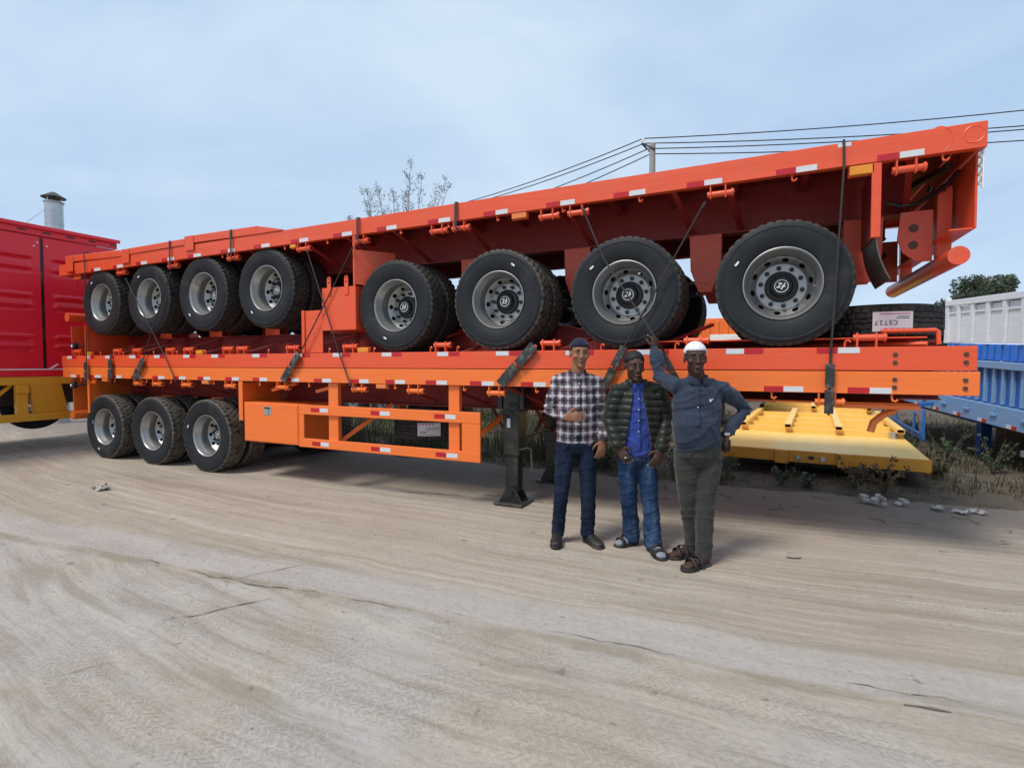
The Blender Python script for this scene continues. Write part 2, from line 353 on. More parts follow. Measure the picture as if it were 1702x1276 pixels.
    # tyre prints: small broken chevrons in bands along the turning tracks
    hh = None
    for (q_, off, wid, fr, sgn) in ((q2, -2.92, 0.34, 128.0, 1), (q2, -2.36, 0.16, 150.0, -1), (q2, -3.55, 0.26, 132.0, 1), (q1, -0.95, 0.14, 150.0, 1)):
        q = math_(t, 'SUBTRACT', q_, off); aq = math_(t, 'ABSOLUTE', math_(t, 'ADD', q, math_(t, 'MULTIPLY', math_(t, 'SUBTRACT', mid, 0.5), 0.15))); mask = math_(t, 'SUBTRACT', 1.0, smooth(t, aq, wid * 0.7, wid))
        ph = math_(t, 'ADD', math_(t, 'MULTIPLY', x, fr), math_(t, 'MULTIPLY', math_(t, 'PINGPONG', q, 0.045), 95.0 * sgn))
        ch = math_(t, 'MULTIPLY', math_(t, 'SINE', math_(t, 'ADD', ph, math_(t, 'MULTIPLY', noise_(t, g, 13, 5, 0.65), 22.0))), mask)
        ch = math_(t, 'MULTIPLY', ch, smooth(t, noise_(t, g, 1.7, 5, 0.65), 0.36, 0.56))
        hh = ch if hh is None else math_(t, 'ADD', hh, ch)
    c = mixc(t, math_(t, 'MULTIPLY', smooth(t, hh, 0.15, 0.9), 0.30), c, (0.275, 0.235, 0.195))
    t.links.new(c, b.inputs['Base Color']); b.inputs['Roughness'].default_value = 0.93; b.inputs['Specular IOR Level'].default_value = 0.15
    h = math_(t, 'ADD', math_(t, 'MULTIPLY', hh, -0.20), math_(t, 'ADD', math_(t, 'MULTIPLY', sm, 0.9), math_(t, 'ADD', math_(t, 'MULTIPLY', mid, 1.0), math_(t, 'ADD', math_(t, 'MULTIPLY', fine, 1.3), math_(t, 'MULTIPLY', grain, 0.4)))))
    bump(t, b, h, 0.7, 0.013); return m
M['ground'] = ground_mat()
M['soil'] = plain('dark soil', (0.115, 0.095, 0.075), 0.95, 0, 0.45, 3, 0.6, 0.5, (0.16, 0.13, 0.10), 0.1)
def gz(X, Y):
    tt = np.where(Y > -2.03 + 0.085 * X, Y - 0.0115 * (X + 3.2) ** 2, Y - 0.025 * (X + 1) ** 2)
    z = 0.020 * (fnoise(X * 0.35 + 40, tt * 3.2 + 40, 1, 3) - 0.5) + 0.014 * (fnoise(X * 0.6 + 9, tt * 9 + 70, 2, 3) - 0.5) + 0.02 * (fnoise(X * 0.5 + 90, Y * 0.5 + 20, 3, 3) - 0.5) + 0.006 * (fnoise(X * 9 + 90, Y * 9 + 60, 4, 2) - 0.5)
    under = np.exp(-((Y - 0.5) / 0.7) ** 2)
    return z * (1 - 0.5 * under) - 0.001
xs = np.concatenate([np.linspace(-26, -9, 170)[:-1], np.linspace(-9, 4.5, 330), np.linspace(4.5, 12, 80)[1:]])
ys = np.concatenate([np.linspace(-6, 3.2, 250), np.linspace(3.2, 9, 60)[1:]])
tag(link('yard_ground', grid('yard_ground', xs, ys, gz, 'ground')), kind='structure')
b = MB(); b.add([(-900, -900, -0.06), (900, -900, -0.06), (900, 900, -0.06), (-900, 900, -0.06)], [(0, 1, 2, 3)])
tag(b.build('ground', 'ground', flat=True), kind='structure')
def vz(X, Y):
    e = 2.12 + 0.55 * (fnoise(X * 0.9 + 50, Y * 0.9 + 50, 7, 4) - 0.5) + 4.0 * sstep(-X, 10.0, 13.0)
    return 0.085 * sstep(Y, e - 0.12, e + 0.9) - 0.028 + 0.05 * (fnoise(X * 2.2 + 50, Y * 2.2 + 50, 8, 4) - 0.5) * sstep(Y, e, e + 0.5)
vx = np.linspace(-18, 22, 480); vy = np.concatenate([np.linspace(1.6, 5, 100), np.linspace(5, 40, 120)[1:]])
tag(link('grass_verge', grid('grass_verge', vx, vy, vz, 'soil')), kind='structure')
# cracks of the concrete slabs: thin sunken-looking irregular ribbons of dark dirt
M['crack'] = plain('crack dirt', (0.15, 0.125, 0.10), 0.95, 0, 0.4, 14, 0.2, 0, spec=0.1)
def crack(pts, w, seed):
    r = random.Random(seed); P = []
    for (a, bb) in zip(pts[:-1], pts[1:]):
        n = max(2, int((Vector(bb) - Vector(a)).length / 0.05))
        for i in range(n): P.append(Vector(a).lerp(Vector(bb), i / n))
    P.append(Vector(pts[-1])); m = MB(); vs = []; off = 0
    for i, p in enumerate(P):
        d = (P[min(i + 1, len(P) - 1)] - P[max(i - 1, 0)]).normalized(); nrm = Vector((-d.y, d.x)); off = off * 0.8 + r.uniform(-0.016, 0.016)
        ww = w * r.uniform(0.15, 1.0) * min(1, 0.2 + i / 6, 0.2 + (len(P) - i) / 6); c = p + nrm * off
        for s in (-1, 1):
            q = c + nrm * s * ww / 2; z = float(gz(np.array([q.x]), np.array([q.y]))[0]); vs.append((q.x, q.y, z + 0.005))
    m.add(vs, [(2 * i, 2 * i + 1, 2 * i + 3, 2 * i + 2) for i in range(len(P) - 1)])
    return tag(m.build('ground_crack', 'crack', flat=True, recalc=False), kind='structure')
crack([(-4.45, -2.40), (-4.25, -2.42)], 0.020, 1); crack([(-3.95, -2.41), (-3.6, -2.40), (-3.1, -2.36), (-2.75, -2.30)], 0.013, 11); crack([(0.62, -2.02), (0.80, -1.99)], 0.045, 19); crack([(-2.55, -2.27), (-2.1, -2.21)], 0.010, 12); crack([(-1.75, -2.15), (-1.55, -2.12)], 0.012, 13); crack([(-1.1, -2.08), (-0.4, -2.02)], 0.008, 14); crack([(0.3, -1.98), (0.9, -1.90)], 0.008, 15)
crack([(-3.46, -2.40), (-3.25, -2.05), (-3.18, -1.92)], 0.012, 2)
crack([(-3.30, -2.99), (-3.13, -2.78), (-2.93, -2.50)], 0.019, 3)
crack([(-3.20, -3.62), (-3.05, -3.36)], 0.010, 4)
crack([(-3.0, 0.55), (-2.6, 0.62), (-2.2, 0.55)], 0.03, 5)
crack([(-4.1, 0.3), (-3.6, 0.36), (-3.2, 0.42)], 0.03, 6)
for k in range(16):
    x = rng.uniform(0.0, 2.6); y = rng.uniform(0.6, 1.8); d = rng.uniform(-0.5, 0.5)
    crack([(x, y), (x + rng.uniform(0.1, 0.35), y + d * 0.2)], 0.02, 30 + k)

# ------------------------------------------------------------ wheels
NT = 180
def tyre_mesh(name, mat):
    side = [(0.288, -0.100), (0.300, -0.116), (0.330, -0.131), (0.372, -0.143), (0.42, -0.149), (0.462, -0.145), (0.468, -0.1475), (0.474, -0.1475), (0.480, -0.1435), (0.500, -0.136)]
    ribs = [-0.122, -0.078, -0.066, -0.026, -0.014, 0.014, 0.026, 0.066, 0.078, 0.122]
    V = []; rows = []
    def ring(fn): rows.append(len(V)); V.extend(fn(k) for k in range(NT))
    def pt(k, r, y):
        a = 2 * math.pi * k / NT; return (r * math.cos(a), y, r * math.sin(a))
    for r, y in side: ring(lambda k, r=r, y=y: pt(k, r, y))
    tri = lambda k: abs((k % 6) - 3) / 3 - 0.5
    def slot(k, sh): return (k + sh) % 4 == 0
    ring(lambda k: pt(k, 0.505 if slot(k, 0) else 0.516, -0.131))
    cols = []
    for i in range(5):
        a, b_ = ribs[2 * i], ribs[2 * i + 1]; cols.append((a, b_, i))
    for a, b_, i in cols:
        depth = 0.014 if i in (0, 4) else 0.010
        R0 = 0.526 if i in (0, 4) else 0.530; sh = (0, 2, 1, 3, 0)[i]
        za = 0 if i == 0 else 0.007; zb = 0 if i == 4 else 0.007
        if i > 0: ring(lambda k, a=a, za=za: pt(k, 0.513, a - 0.002 + za * tri(k)))
        ring(lambda k, a=a, za=za, R0=R0, sh=sh, depth=depth: pt(k, R0 - (depth if slot(k, sh) else 0), a + za * tri(k)))
        ring(lambda k, b_=b_, zb=zb, R0=R0, sh=sh, depth=depth: pt(k, R0 - (depth if slot(k, sh) else 0), b_ + zb * tri(k)))
        if i < 4: ring(lambda k, b_=b_, zb=zb: pt(k, 0.513, b_ + 0.002 + zb * tri(k)))
    ring(lambda k: pt(k, 0.505 if slot(k, 0) else 0.516, 0.131))
    for r, y in reversed(side): ring(lambda k, r=r, y=-y: pt(k, r, y))
    fs = [(rows[i] + k, rows[i] + (k + 1) % NT, rows[i + 1] + (k + 1) % NT, rows[i + 1] + k) for i in range(len(rows) - 1) for k in range(NT)]
    m = MB(); m.add(V, fs); return m.mesh(name, M[mat], angle=28)
def rim_mesh():
    m = MB()
    m.lathe([(0.286, -0.100), (0.298, -0.112), (0.304, -0.122), (0.303, -0.128), (0.296, -0.130), (0.290, -0.124), (0.286, -0.112), (0.279, -0.100), (0.275, -0.060), (0.262, -0.045), (0.258, 0.0), (0.258, 0.075), (0.262, 0.085), (0.283, 0.10), (0.300, 0.120), (0.296, 0.13)], 56)
    # disc with ten hand holes
    R1, Y1, R2, Y2 = 0.2585, 0.072, 0.203, 0.128; vs = []; fs = []; K = 10; n = 16
    for s in range(K):
        a0 = 2 * math.pi * s / K; da = 2 * math.pi / K; outer = []; inner = []
        for q in range(n):
            th = 2 * math.pi * q / n; c, sn = math.cos(th), math.sin(th); mm = max(abs(c), abs(sn)); u, w = c / mm, sn / mm
            outer.append((0.5 + 0.5 * u, 0.5 + 0.5 * w)); inner.append((0.5 + 0.19 * c, 0.50 + 0.30 * sn))
        def P(u, w, dy=0):
            a = a0 + da * u; r = R1 + (R2 - R1) * w; y = Y1 + (Y2 - Y1) * w + dy; return (r * math.cos(a), y, r * math.sin(a))
        k = len(vs); vs += [P(*p) for p in outer] + [P(*p) for p in inner] + [P(p[0], p[1], 0.014) for p in inner]
        for q in range(n):
            e = (q + 1) % n; fs += [(k + q, k + e, k + n + e, k + n + q), (k + n + q, k + n + e, k + 2 * n + e, k + 2 * n + q)]
    m.add(vs, fs)
    m.lathe([(0.203, 0.128), (0.198, 0.122), (0.110, 0.122)], 56)
    return m.mesh('rim', M['rim'], angle=40)
def hub_mesh():
    m = MB(); m.lathe([(0.134, 0.127), (0.134, 0.110), (0.127, 0.100), (0.095, 0.090), (0.088, 0.062), (0.078, 0.048), (0.070, 0.046), (0.064, 0.052), (0.0, 0.052)], 40)
    m.lathe([(0.20, 0.13), (0.20, 0.16), (0.0, 0.16)], 32); return m.mesh('hub', M['hub'])
def emblem_mesh():
    m = MB(); m.lathe([(0.050, 0.0505), (0.050, 0.047), (0.0555, 0.047), (0.0555, 0.0505)], 36, closed=True)
    def stroke(a, b, w): m.bar((a[0], 0.0495, a[1]), (b[0], 0.0495, b[1]), w, 0.003, (0, 1, 0))
    stroke((-0.030, 0.018), (-0.002, 0.024), 0.011); stroke((-0.004, 0.026), (-0.022, -0.012), 0.010); stroke((-0.034, -0.020), (-0.006, -0.012), 0.011)
    stroke((0.022, 0.030), (0.006, -0.028), 0.012); stroke((0.004, 0.000), (0.030, 0.004), 0.010)
    return m.mesh('emblem', M['white'], flat=True)
def nut_mesh():
    m = MB(); m.lathe([(0.021, 0.122), (0.021, 0.108), (0.015, 0.106), (0.015, 0.080), (0.0, 0.076)], 6); return m.mesh('lug_nut', M['hub'], angle=30)
TYRE = {k: tyre_mesh('tyre', k) for k in ('tyre', 'tyre_dusty', 'tyre_muddy')}
RIM, HUB, EMB, NUT = rim_mesh(), hub_mesh(), emblem_mesh(), nut_mesh()
b = MB(); b.box(-0.022, 0.022, -0.153, -0.147, -0.008, 0.008); STICK = b.mesh('sticker', M['white'], flat=True)
b = MB(); b.tube([(0.25, -0.02, 0.0), (0.235, -0.06, 0), (0.24, -0.10, 0)], 0.005, 6); VALVE = b.mesh('valve_stem', M['galv'])
def wheel(parent, x, y, z, ang=None, flip=False, tyre='tyre', full=True, stick=None):
    w = empty('wheel', (x, y, z), (0, 0, math.pi if flip else 0), parent)
    a = random.uniform(0, 6.28) if ang is None else ang
    link('tyre', TYRE[tyre], w, rot=(0, a, 0)); link('rim', RIM, w, rot=(0, a, 0))
    if full:
        link('hub', HUB, w); link('emblem', EMB, w, rot=(0, random.uniform(-1.2, 1.2), 0)); link('valve_stem', VALVE, w, rot=(0, a, 0))
        for k in range(10):
            t = a + 0.31 + 2 * math.pi * k / 10
            link('lug_nut', NUT, w, (0.165 * math.cos(t), 0, 0.165 * math.sin(t)))
        if stick is not None:
            dx, dz = stick; r = 0.395; t = math.atan2(dz, dx)
            link('sticker', STICK, w, (r * math.cos(t), 0, r * math.sin(t)), (0, -(t - math.pi / 2) + 0.2, 0))
    return w

# ------------------------------------------------------------ flatbed trailers
class Trailer:
    """world x, y; h measured from the deck plane towards the trailer's own top (negative = towards its wheels)"""
    def __init__(s, root, sgn, mat, hr, x0, x1, depth=0.48):
        s.frame_mat = 'oxide'; s.root, s.sgn, s.mat, s.hr, s.x0, s.x1, s.depth = root, sgn, mat, hr, x0, x1, depth  # frame parts wear the colour with under-deck shade in it
    def P(s, x, y, h): return (x - s.root.location.x, y, h * s.sgn)
    def box(s, m, xa, xb, ya, yb, ha, hb): return m.box(xa - s.root.location.x, xb - s.root.location.x, ya, yb, min(ha * s.sgn, hb * s.sgn), max(ha * s.sgn, hb * s.sgn))
    def part(s, name, boxes, mat=None, parent=None, bevel=0.004):
        m = MB()
        for q in boxes: s.box(m, *q)
        return m.build(name, mat or s.mat, parent or s.root, bevel=bevel)
    def bars(s, name, segs, w, h, mat=None):
        m = MB()
        for a, c in segs: m.bar(s.P(*a), s.P(*c), w, h)
        return m.build(name, mat or s.mat, s.root, bevel=0.003)
    def tube(s, name, pts, r, mat=None, n=12, parent=None):
        m = MB(); m.tube([s.P(*p) for p in pts], r, n); return m.build(name, mat or s.mat, parent or s.root)
    def frame(s, shallow_from=None, dy=1):
        x0, x1, hr = s.x0, s.x1, s.hr
        for y0, d in ((0.0, 1), (2.5, -1)):
            c = [(y0, 0), (y0 + d * 0.07, 0), (y0 + d * 0.07, -0.010), (y0 + d * 0.012, -0.010), (y0 + d * 0.012, -hr + 0.010), (y0 + d * 0.07, -hr + 0.010), (y0 + d * 0.07, -hr), (y0, -hr)]
            m = MB(); m.prism([(y, h * s.sgn) for y, h in c], x0 - s.root.location.x, x1 - s.root.location.x, 'x'); m.build('side_rail', s.mat, s.root, bevel=0.003)
        for xa, xb in ((x0 + 0.004, x0 + 0.05), (x1 - 0.05, x1 - 0.004)): s.part('end_beam', [(xa, xb, 0.016, 2.484, -hr + 0.004, -0.004)])
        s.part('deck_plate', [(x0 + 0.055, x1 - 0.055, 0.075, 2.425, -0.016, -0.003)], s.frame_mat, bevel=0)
        n = int((x1 - x0) / 0.56)
        for i in range(1, n):
            x = x0 + (x1 - x0) * i / n
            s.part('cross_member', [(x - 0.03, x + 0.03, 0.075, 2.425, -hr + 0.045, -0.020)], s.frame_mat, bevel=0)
        # main beams: deep at the running gear, shallow over the neck
        for yb in (0.75, 1.75):
            D = s.depth; f = shallow_from; lo = (lambda x: -D)
            if f is None: prof = [(x0 + 0.06, -D), (x1 - 0.06, -D)]
            else:
                a, b_, left = f
                prof = [(x0 + 0.06, -0.25), (a, -0.25), (b_, -D), (x1 - 0.30, -D)] if left else [(x0 + 0.30, -D), (a, -D), (b_, -0.25), (x1 - 0.06, -0.25)]
            m = MB()
            for (xa, ha), (xb, hb) in zip(prof[:-1], prof[1:]):
                for (yy0, yy1, t0, t1) in ((yb - 0.006, yb + 0.006, 0.022, 0.0), (yb - 0.07, yb + 0.07, None, None)):
                    if t0 is None:
                        p = [(xa, yy0, ha), (xb, yy0, hb), (xb, yy1, hb), (xa, yy1, ha), (xa, yy0, ha + 0.014), (xb, yy0, hb + 0.014), (xb, yy1, hb + 0.014), (xa, yy1, ha + 0.014)]
                    else: p = [(xa, yy0, ha + 0.015), (xb, yy0, hb + 0.015), (xb, yy1, hb + 0.015), (xa, yy1, ha + 0.015), (xa, yy0, -0.018), (xb, yy0, -0.018), (xb, yy1, -0.018), (xa, yy1, -0.018)]
                    m.hexa([s.P(*q) for q in p])
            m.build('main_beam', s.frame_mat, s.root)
    def braces(s, xs, top=0.42, lean=0.0):
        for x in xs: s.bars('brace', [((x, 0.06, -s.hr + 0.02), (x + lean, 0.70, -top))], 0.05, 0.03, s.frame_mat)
    def tapes(s, reds, whites, h0, h1, Y=0.0):
        for nm, lst in (('red_tape', reds), ('white_tape', whites)):
            for a, c in lst:
                m = MB(); s.box(m, a + 0.002, c - 0.002, Y - 0.0025, Y - 0.0003, h0, h1); m.build(nm, nm, s.root, flat=True)
    def rollers(s, spans):
        hr = s.hr
        for a, c in spans:
            c = max(c, a + 0.21); c = min(c, a + 0.24); h = -hr - 0.075
            t = s.tube('winch_roller', [(a, 0.035, h), (c, 0.035, h)], 0.027)
            x0 = s.root.location.x
            for x in (a + 0.02, c - 0.075):
                m = MB(); m.prism([(0.008, (-hr) * s.sgn), (0.065, (-hr) * s.sgn), (0.065, (h - 0.01) * s.sgn), (0.055, (h - 0.038) * s.sgn), (0.015, (h - 0.038) * s.sgn), (0.004, (h - 0.01) * s.sgn)], x - x0, x - x0 + 0.012, 'x'); m.build('bracket', s.mat, t)
            m = MB(); m.lathe([(0.0, c - 0.022 - x0), (0.036, c - 0.022 - x0), (0.036, c - 0.006 - x0), (0.0, c - 0.006 - x0)], 14, 'x', c=(0, 0.035, h * s.sgn)); m.build('end_disc', s.mat, t)
            m = MB(); m.lathe([(0.0, c - x0 - 0.002), (0.017, c - x0 - 0.002), (0.017, c - x0 + 0.003), (0.0, c - x0 + 0.003)], 10, 'x', c=(0, 0.035, h * s.sgn)); m.build('bore', 'dark_steel', t)
    def hooks(s, xs):
        for x in xs:
            h = -s.hr; s.tube('rope_hook', [(x, 0.03, h + 0.005), (x, 0.03, h - 0.03), (x + 0.006, 0.022, h - 0.052), (x + 0.024, 0.012, h - 0.056), (x + 0.036, 0.008, h - 0.040)], 0.0085, n=8)
    def lamps(s, spans, mat, hh=0.052):
        for a, c in spans:
            l = s.part('marker_lamp', [(a, c, 0.004, 0.045, -s.hr - hh - 0.003, -s.hr - 0.003)], mat, bevel=0.006)
            m = MB(); s.box(m, a - 0.006, c + 0.006, 0.047, 0.058, -s.hr - hh - 0.008, -s.hr + 0.004); m.build('lamp_base', s.mat, l)
    def axle(s, x, h, tyre='tyre', ang=None, stick=None, flip_in=True):
        z = h * s.sgn; lx = x - s.root.location.x
        s.tube('axle', [(x, 0.30, h), (x, 2.20, h)], 0.065, 'black_paint')
        w = wheel(s.root, lx, 0.165, z, ang, False, tyre, True, stick)
        wheel(s.root, lx, 0.502, z, None, True, tyre, False)
        wheel(s.root, lx, 2.335, z, None, True, tyre, True); wheel(s.root, lx, 1.998, z, None, False, tyre, False)
    def springs(s, axles, h):
        D = s.depth
        for yb in (0.75, 1.75):
            for x in axles:
                for k in range(4):
                    m = MB(); n = 8; L_ = 0.58 - 0.10 * k
                    up = [(-L_ + 2 * L_ * i / n) for i in range(n + 1)]
                    p = [(x + u, h + 0.085 + 0.025 * k + 0.07 * (u / 0.58) ** 2) for u in up]
                    for (xa, ha), (xb, hb) in zip(p[:-1], p[1:]):
                        m.hexa([s.P(*q) for q in ((xa, yb - 0.045, ha), (xb, yb - 0.045, hb), (xb, yb + 0.045, hb), (xa, yb + 0.045, ha), (xa, yb - 0.045, ha + 0.018), (xb, yb - 0.045, hb + 0.018), (xb, yb + 0.045, hb + 0.018), (xa, yb + 0.045, ha + 0.018))])
                    m.build('leaf_spring', 'black_paint', s.root)
            gaps = [axles[0] - 0.655] + [(p + q) / 2 for p, q in zip(axles[:-1], axles[1:])] + [axles[-1] + 0.655]
            for g in gaps:
                lo = h + 0.05; hi = -D; m = MB()
                pts = [(g - 0.15, hi), (g + 0.15, hi), (g + 0.14, lo + 0.22), (g + 0.06, lo), (g - 0.06, lo), (g - 0.14, lo + 0.22)]
                for y in (yb - 0.075, yb + 0.063): m.prism([(px - s.root.location.x, ph * s.sgn) for px, ph in pts], y, y + 0.012, 'y')
                o = m.build('spring_hanger', s.mat, s.root)
                m = MB(); m.lathe([(0.0, -0.012), (0.042, -0.012), (0.042, 0.0), (0, 0)], 16, c=s.P(g, yb - 0.0755, lo + 0.12)); m.build('hanger_pin', s.mat, o)

B_RED = [(-10.515,-10.411),(-10.122,-9.997),(-9.461,-9.367),(-8.963,-8.826),(-8.412,-8.272),(-7.92,-7.775),(-7.354,-7.223),(-6.756,-6.625),(-6.211,-6.08),(-5.64,-5.49),(-5.098,-4.962),(-4.508,-4.371),(-3.972,-3.839),(-3.41,-3.269),(-2.836,-2.695),(-2.237,-2.097),(-1.68,-1.54),(-1.10,-0.96),(-0.55,-0.40),(0.018,0.167),(0.621,0.769)]
B_WHT = [(-10.696,-10.529),(-9.968,-9.792),(-9.36,-9.22),(-8.82,-8.69),(-8.272,-8.117),(-7.772,-7.618),(-7.217,-7.07),(-6.619,-6.476),(-6.072,-5.927),(-5.488,-5.348),(-4.956,-4.805),(-4.363,-4.218),(-3.832,-3.689),(-3.264,-3.124),(-2.691,-2.545),(-2.095,-1.957),(-1.54,-1.40),(-0.96,-0.82),(-0.40,-0.26),(0.167,0.315),(0.769,0.914)]
M_WHT = [(-10.785,-10.638),(-10.198,-10.089),(-9.651,-9.524),(-8.993,-8.83),(-8.359,-8.22),(-7.661,-7.522),(-7.039,-6.895),(-6.206,-6.064),(-5.433,-5.29),(-4.777,-4.633),(-4.021,-3.88),(-3.251,-3.108),(-2.522,-2.372),(-1.75,-1.60),(-1.05,-0.9),(-0.282,-0.137),(0.549,0.7)]
M_RED = [(-10.638,-10.5),(-10.081,-9.964),(-9.52,-9.40),(-8.826,-8.716),(-8.22,-8.1),(-7.512,-7.386),(-6.889,-6.756),(-6.059,-5.925),(-5.284,-5.151),(-4.626,-4.495),(-3.873,-3.739),(-3.102,-2.965),(-2.366,-2.226),(-1.60,-1.46),(-0.897,-0.76),(-0.137,0.012),(0.401,0.549)]
T_RED = [(-10.58,-10.44),(-9.998,-9.895),(-9.363,-9.26),(-8.753,-8.626),(-8.107,-7.981),(-7.51,-7.38),(-6.8,-6.654),(-6.138,-5.999),(-5.453,-5.316),(-4.747,-4.611),(-4.075,-3.941),(-3.369,-3.231),(-2.669,-2.527),(-1.961,-1.814),(-1.284,-1.139),(-0.628,-0.482),(0.079,0.225),(0.777,0.919)]
T_WHT = [(-9.893,-9.712),(-9.257,-9.087),(-8.624,-8.472),(-7.975,-7.815),(-7.379,-7.214),(-6.648,-6.51),(-5.994,-5.836),(-5.311,-5.153),(-4.606,-4.451),(-3.937,-3.791),(-3.227,-3.073),(-2.525,-2.381),(-1.812,-1.661),(-1.137,-0.984),(-0.48,-0.331),(0.227,0.378),(0.921,1.075)]
T_ROLL = [(-10.529,-10.334),(-9.3,-9.05),(-8.0,-7.76),(-6.698,-6.45),(-5.378,-5.142),(-4.437,-4.217),(-3.352,-3.121),(-3.069,-2.842),(-2.047,-1.829),(-1.743,-1.526),(-0.455,-0.238),(0.881,1.097)]
B_ROLL = [(-10.2,-9.977),(-8.93,-8.70),(-8.45,-8.22),(-7.75,-7.52),(-6.8,-6.57),(-5.787,-5.55),(-4.5,-4.27),(-3.677,-3.451),(-2.636,-2.423),(-1.3,-1.08),(0.40,0.60)]
M_ROLL = [(-10.61,-10.38),(-9.45,-9.22),(-8.93,-8.70),(-8.1,-7.87),(-7.68,-7.45),(-6.83,-6.6),(-6.539,-6.313),(-5.592,-5.36),(-4.633,-4.4),(-3.307,-3.086),(-2.026,-1.81),(-0.635,-0.42),(0.655,0.877)]

# ---- bottom trailer, standing on its wheels, rear to the west
root = empty('flatbed_trailer', (-10.94, 0, 1.508))
tag(root, 'bottom orange flatbed trailer standing on the ground, with side guard and black support legs', 'trailer', 'stacked orange flatbed trailers')
T = Trailer(root, 1, 'orange', 0.176, -10.94, 1.445); BT = T
T.frame((-1.9, -0.9, False)); T.tapes(B_RED, B_WHT, -0.172, -0.127)
T.rollers(B_ROLL); T.hooks([-10.44, -9.45, -8.61, -8.01, -7.04, -6.11, -5.21, -3.86, -2.93, -2.08, -1.5, 0.08, 0.92])
T.lamps([(-9.78, -9.63), (-7.275, -7.125), (-4.12, -3.97)], 'amber_dull')
T.braces([-10.1, -9.0, -7.9, -6.9, -4.9, -4.0, -3.3, -2.5, -1.7, -0.9], 0.42, 0.28)
AX = [-9.80, -8.52, -7.24]
stks = [(-11, -28), None, (-25, 8)]
for x, st in zip(AX, stks): T.axle(x, 0.525 - 1.508, 'tyre_dusty', None, st)
T.springs(AX, 0.525 - 1.508)
for x in (0.93, 1.36):
    for h in (-0.062, -0.122):
        m = MB(); m.lathe([(0.0, -0.008), (0.016, -0.008), (0.016, 0.0)], 10, c=T.P(x, -0.0005, h)); m.build('bolt', 'bolt', root)
# toolbox
o = T.part('toolbox', [(-6.385, -5.375, 0.0, 0.55, 0.515 - 1.508, 1.045 - 1.508)], bevel=0.006)
m = MB(); T.box(m, -6.372, -5.388, -0.005, -0.001, 0.530 - 1.508, 1.030 - 1.508); m.build('toolbox_door', 'orange', o, bevel=0.002)
m = MB(); T.box(m, -6.00, -5.86, -0.010, -0.0055, 0.885 - 1.508, 1.0 - 1.508); T.box(m, -5.955, -5.905, -0.022, -0.0105, 0.90 - 1.508, 0.965 - 1.508); m.build('latch', 'chrome', o, bevel=0.002)
m = MB(); T.box(m, -5.98, -5.88, -0.0135, -0.0105, 0.968 - 1.508, 0.99 - 1.508); m.build('keyhole', 'black_paint', o)
# side guard
zt, zb = 1.044 - 1.508, 0.502 - 1.508
T.part('guard_rail', [(-5.37, -2.715, 0.002, 0.034, zt - 0.122, zt)]); T.part('guard_rail', [(-5.37, -2.715, 0.002, 0.034, zb, zb + 0.112)])
T.part('guard_end', [(-5.37, -5.285, 0.005, 0.031, zb + 0.113, zt - 0.123)]); T.part('guard_end', [(-2.945, -2.715, 0.005, 0.031, zb + 0.113, zt - 0.123)])
for a, c in ((-4.898, -4.741), (-3.133, -2.994)): T.part('guard_post', [(a, c, 0.040, 0.10, zb + 0.02, -0.180)]); T.bars('brace', [(((a + c) / 2, 0.08, zb + 0.05), ((a + c) / 2 + 0.4, 0.70, -0.47))], 0.05, 0.05)
T.tapes([(-5.16, -5.008), (-4.197, -4.063), (-3.298, -3.156)], [(-5.008, -4.868), (-4.063, -3.913), (-3.156, -3.017)], zt - 0.085, zt - 0.035, 0.002)
T.tapes([(-5.14, -4.998), (-4.197, -4.063), (-3.282, -3.14)], [(-4.998, -4.858), (-4.063, -3.905), (-3.14, -2.994)], zb + 0.03, zb + 0.08, 0.002)
for a, c in ((-6.0, -5.9), (-5.2, -5.1)): T.bars('toolbox_hanger', [((a, 0.15, -0.462), (a, 0.15, -0.30)), ((a, 0.15, -0.30), (a + 0.45, 0.15, -0.20)), ((a + 0.45, 0.15, -0.462), (a + 0.45, 0.15, -0.2))], 0.05, 0.04)
# front wheel guard plate, rear plate, bumper, lamps
T.part('fender_bracket', [(-6.50, -6.42, 0.004, 0.016, 0.79 - 1.508, -0.178)]); T.part('fender_plate', [(-6.46, -6.448, 0.02, 0.66, 0.80 - 1.508, -0.20)])
T.part('fender_bracket', [(-10.21, -10.16, 0.004, 0.03, 0.74 - 1.508, -0.178)]); T.part('fender_plate', [(-10.19, -10.178, 0.035, 0.66, 0.76 - 1.508, -0.20)])
T.part('mud_flap', [(-10.20, -10.12, 0.03, 0.62, 0.56 - 1.508, 0.77 - 1.508)], 'greyblue'); T.part('tail_plate', [(-10.86, -10.845, 0.10, 2.40, 0.72 - 1.508, -0.19)])
T.tube('bumper', [(-10.80, 0.05, 0.675 - 1.508), (-10.80, 2.45, 0.675 - 1.508)], 0.075, n=20)
for y in (0.72, 1.78): T.part('bumper_post', [(-10.84, -10.76, y - 0.05, y + 0.05, 0.73 - 1.508, -0.19)])
def lamp_arm(Tr, x, y, h):
    m = MB(); m.tube([Tr.P(x, y, h), Tr.P(x + 0.38, y + 0.12, h + 0.01)], 0.015, 8); m.lathe([(0.0, -0.045), (0.05, -0.045), (0.062, -0.02), (0.055, 0.03), (0.0, 0.03)], 18, c=Tr.P(x, y, h)); m.build('end_lamp', 'black_paint', Tr.root)
    m = MB(); m.lathe([(0.0, -0.052), (0.022, -0.052), (0.022, -0.046), (0, -0.046)], 14, c=Tr.P(x, y, h)); m.build('lamp_lens', 'white', Tr.root)
lamp_arm(T, -10.70, 0.05, 1.198 - 1.508)
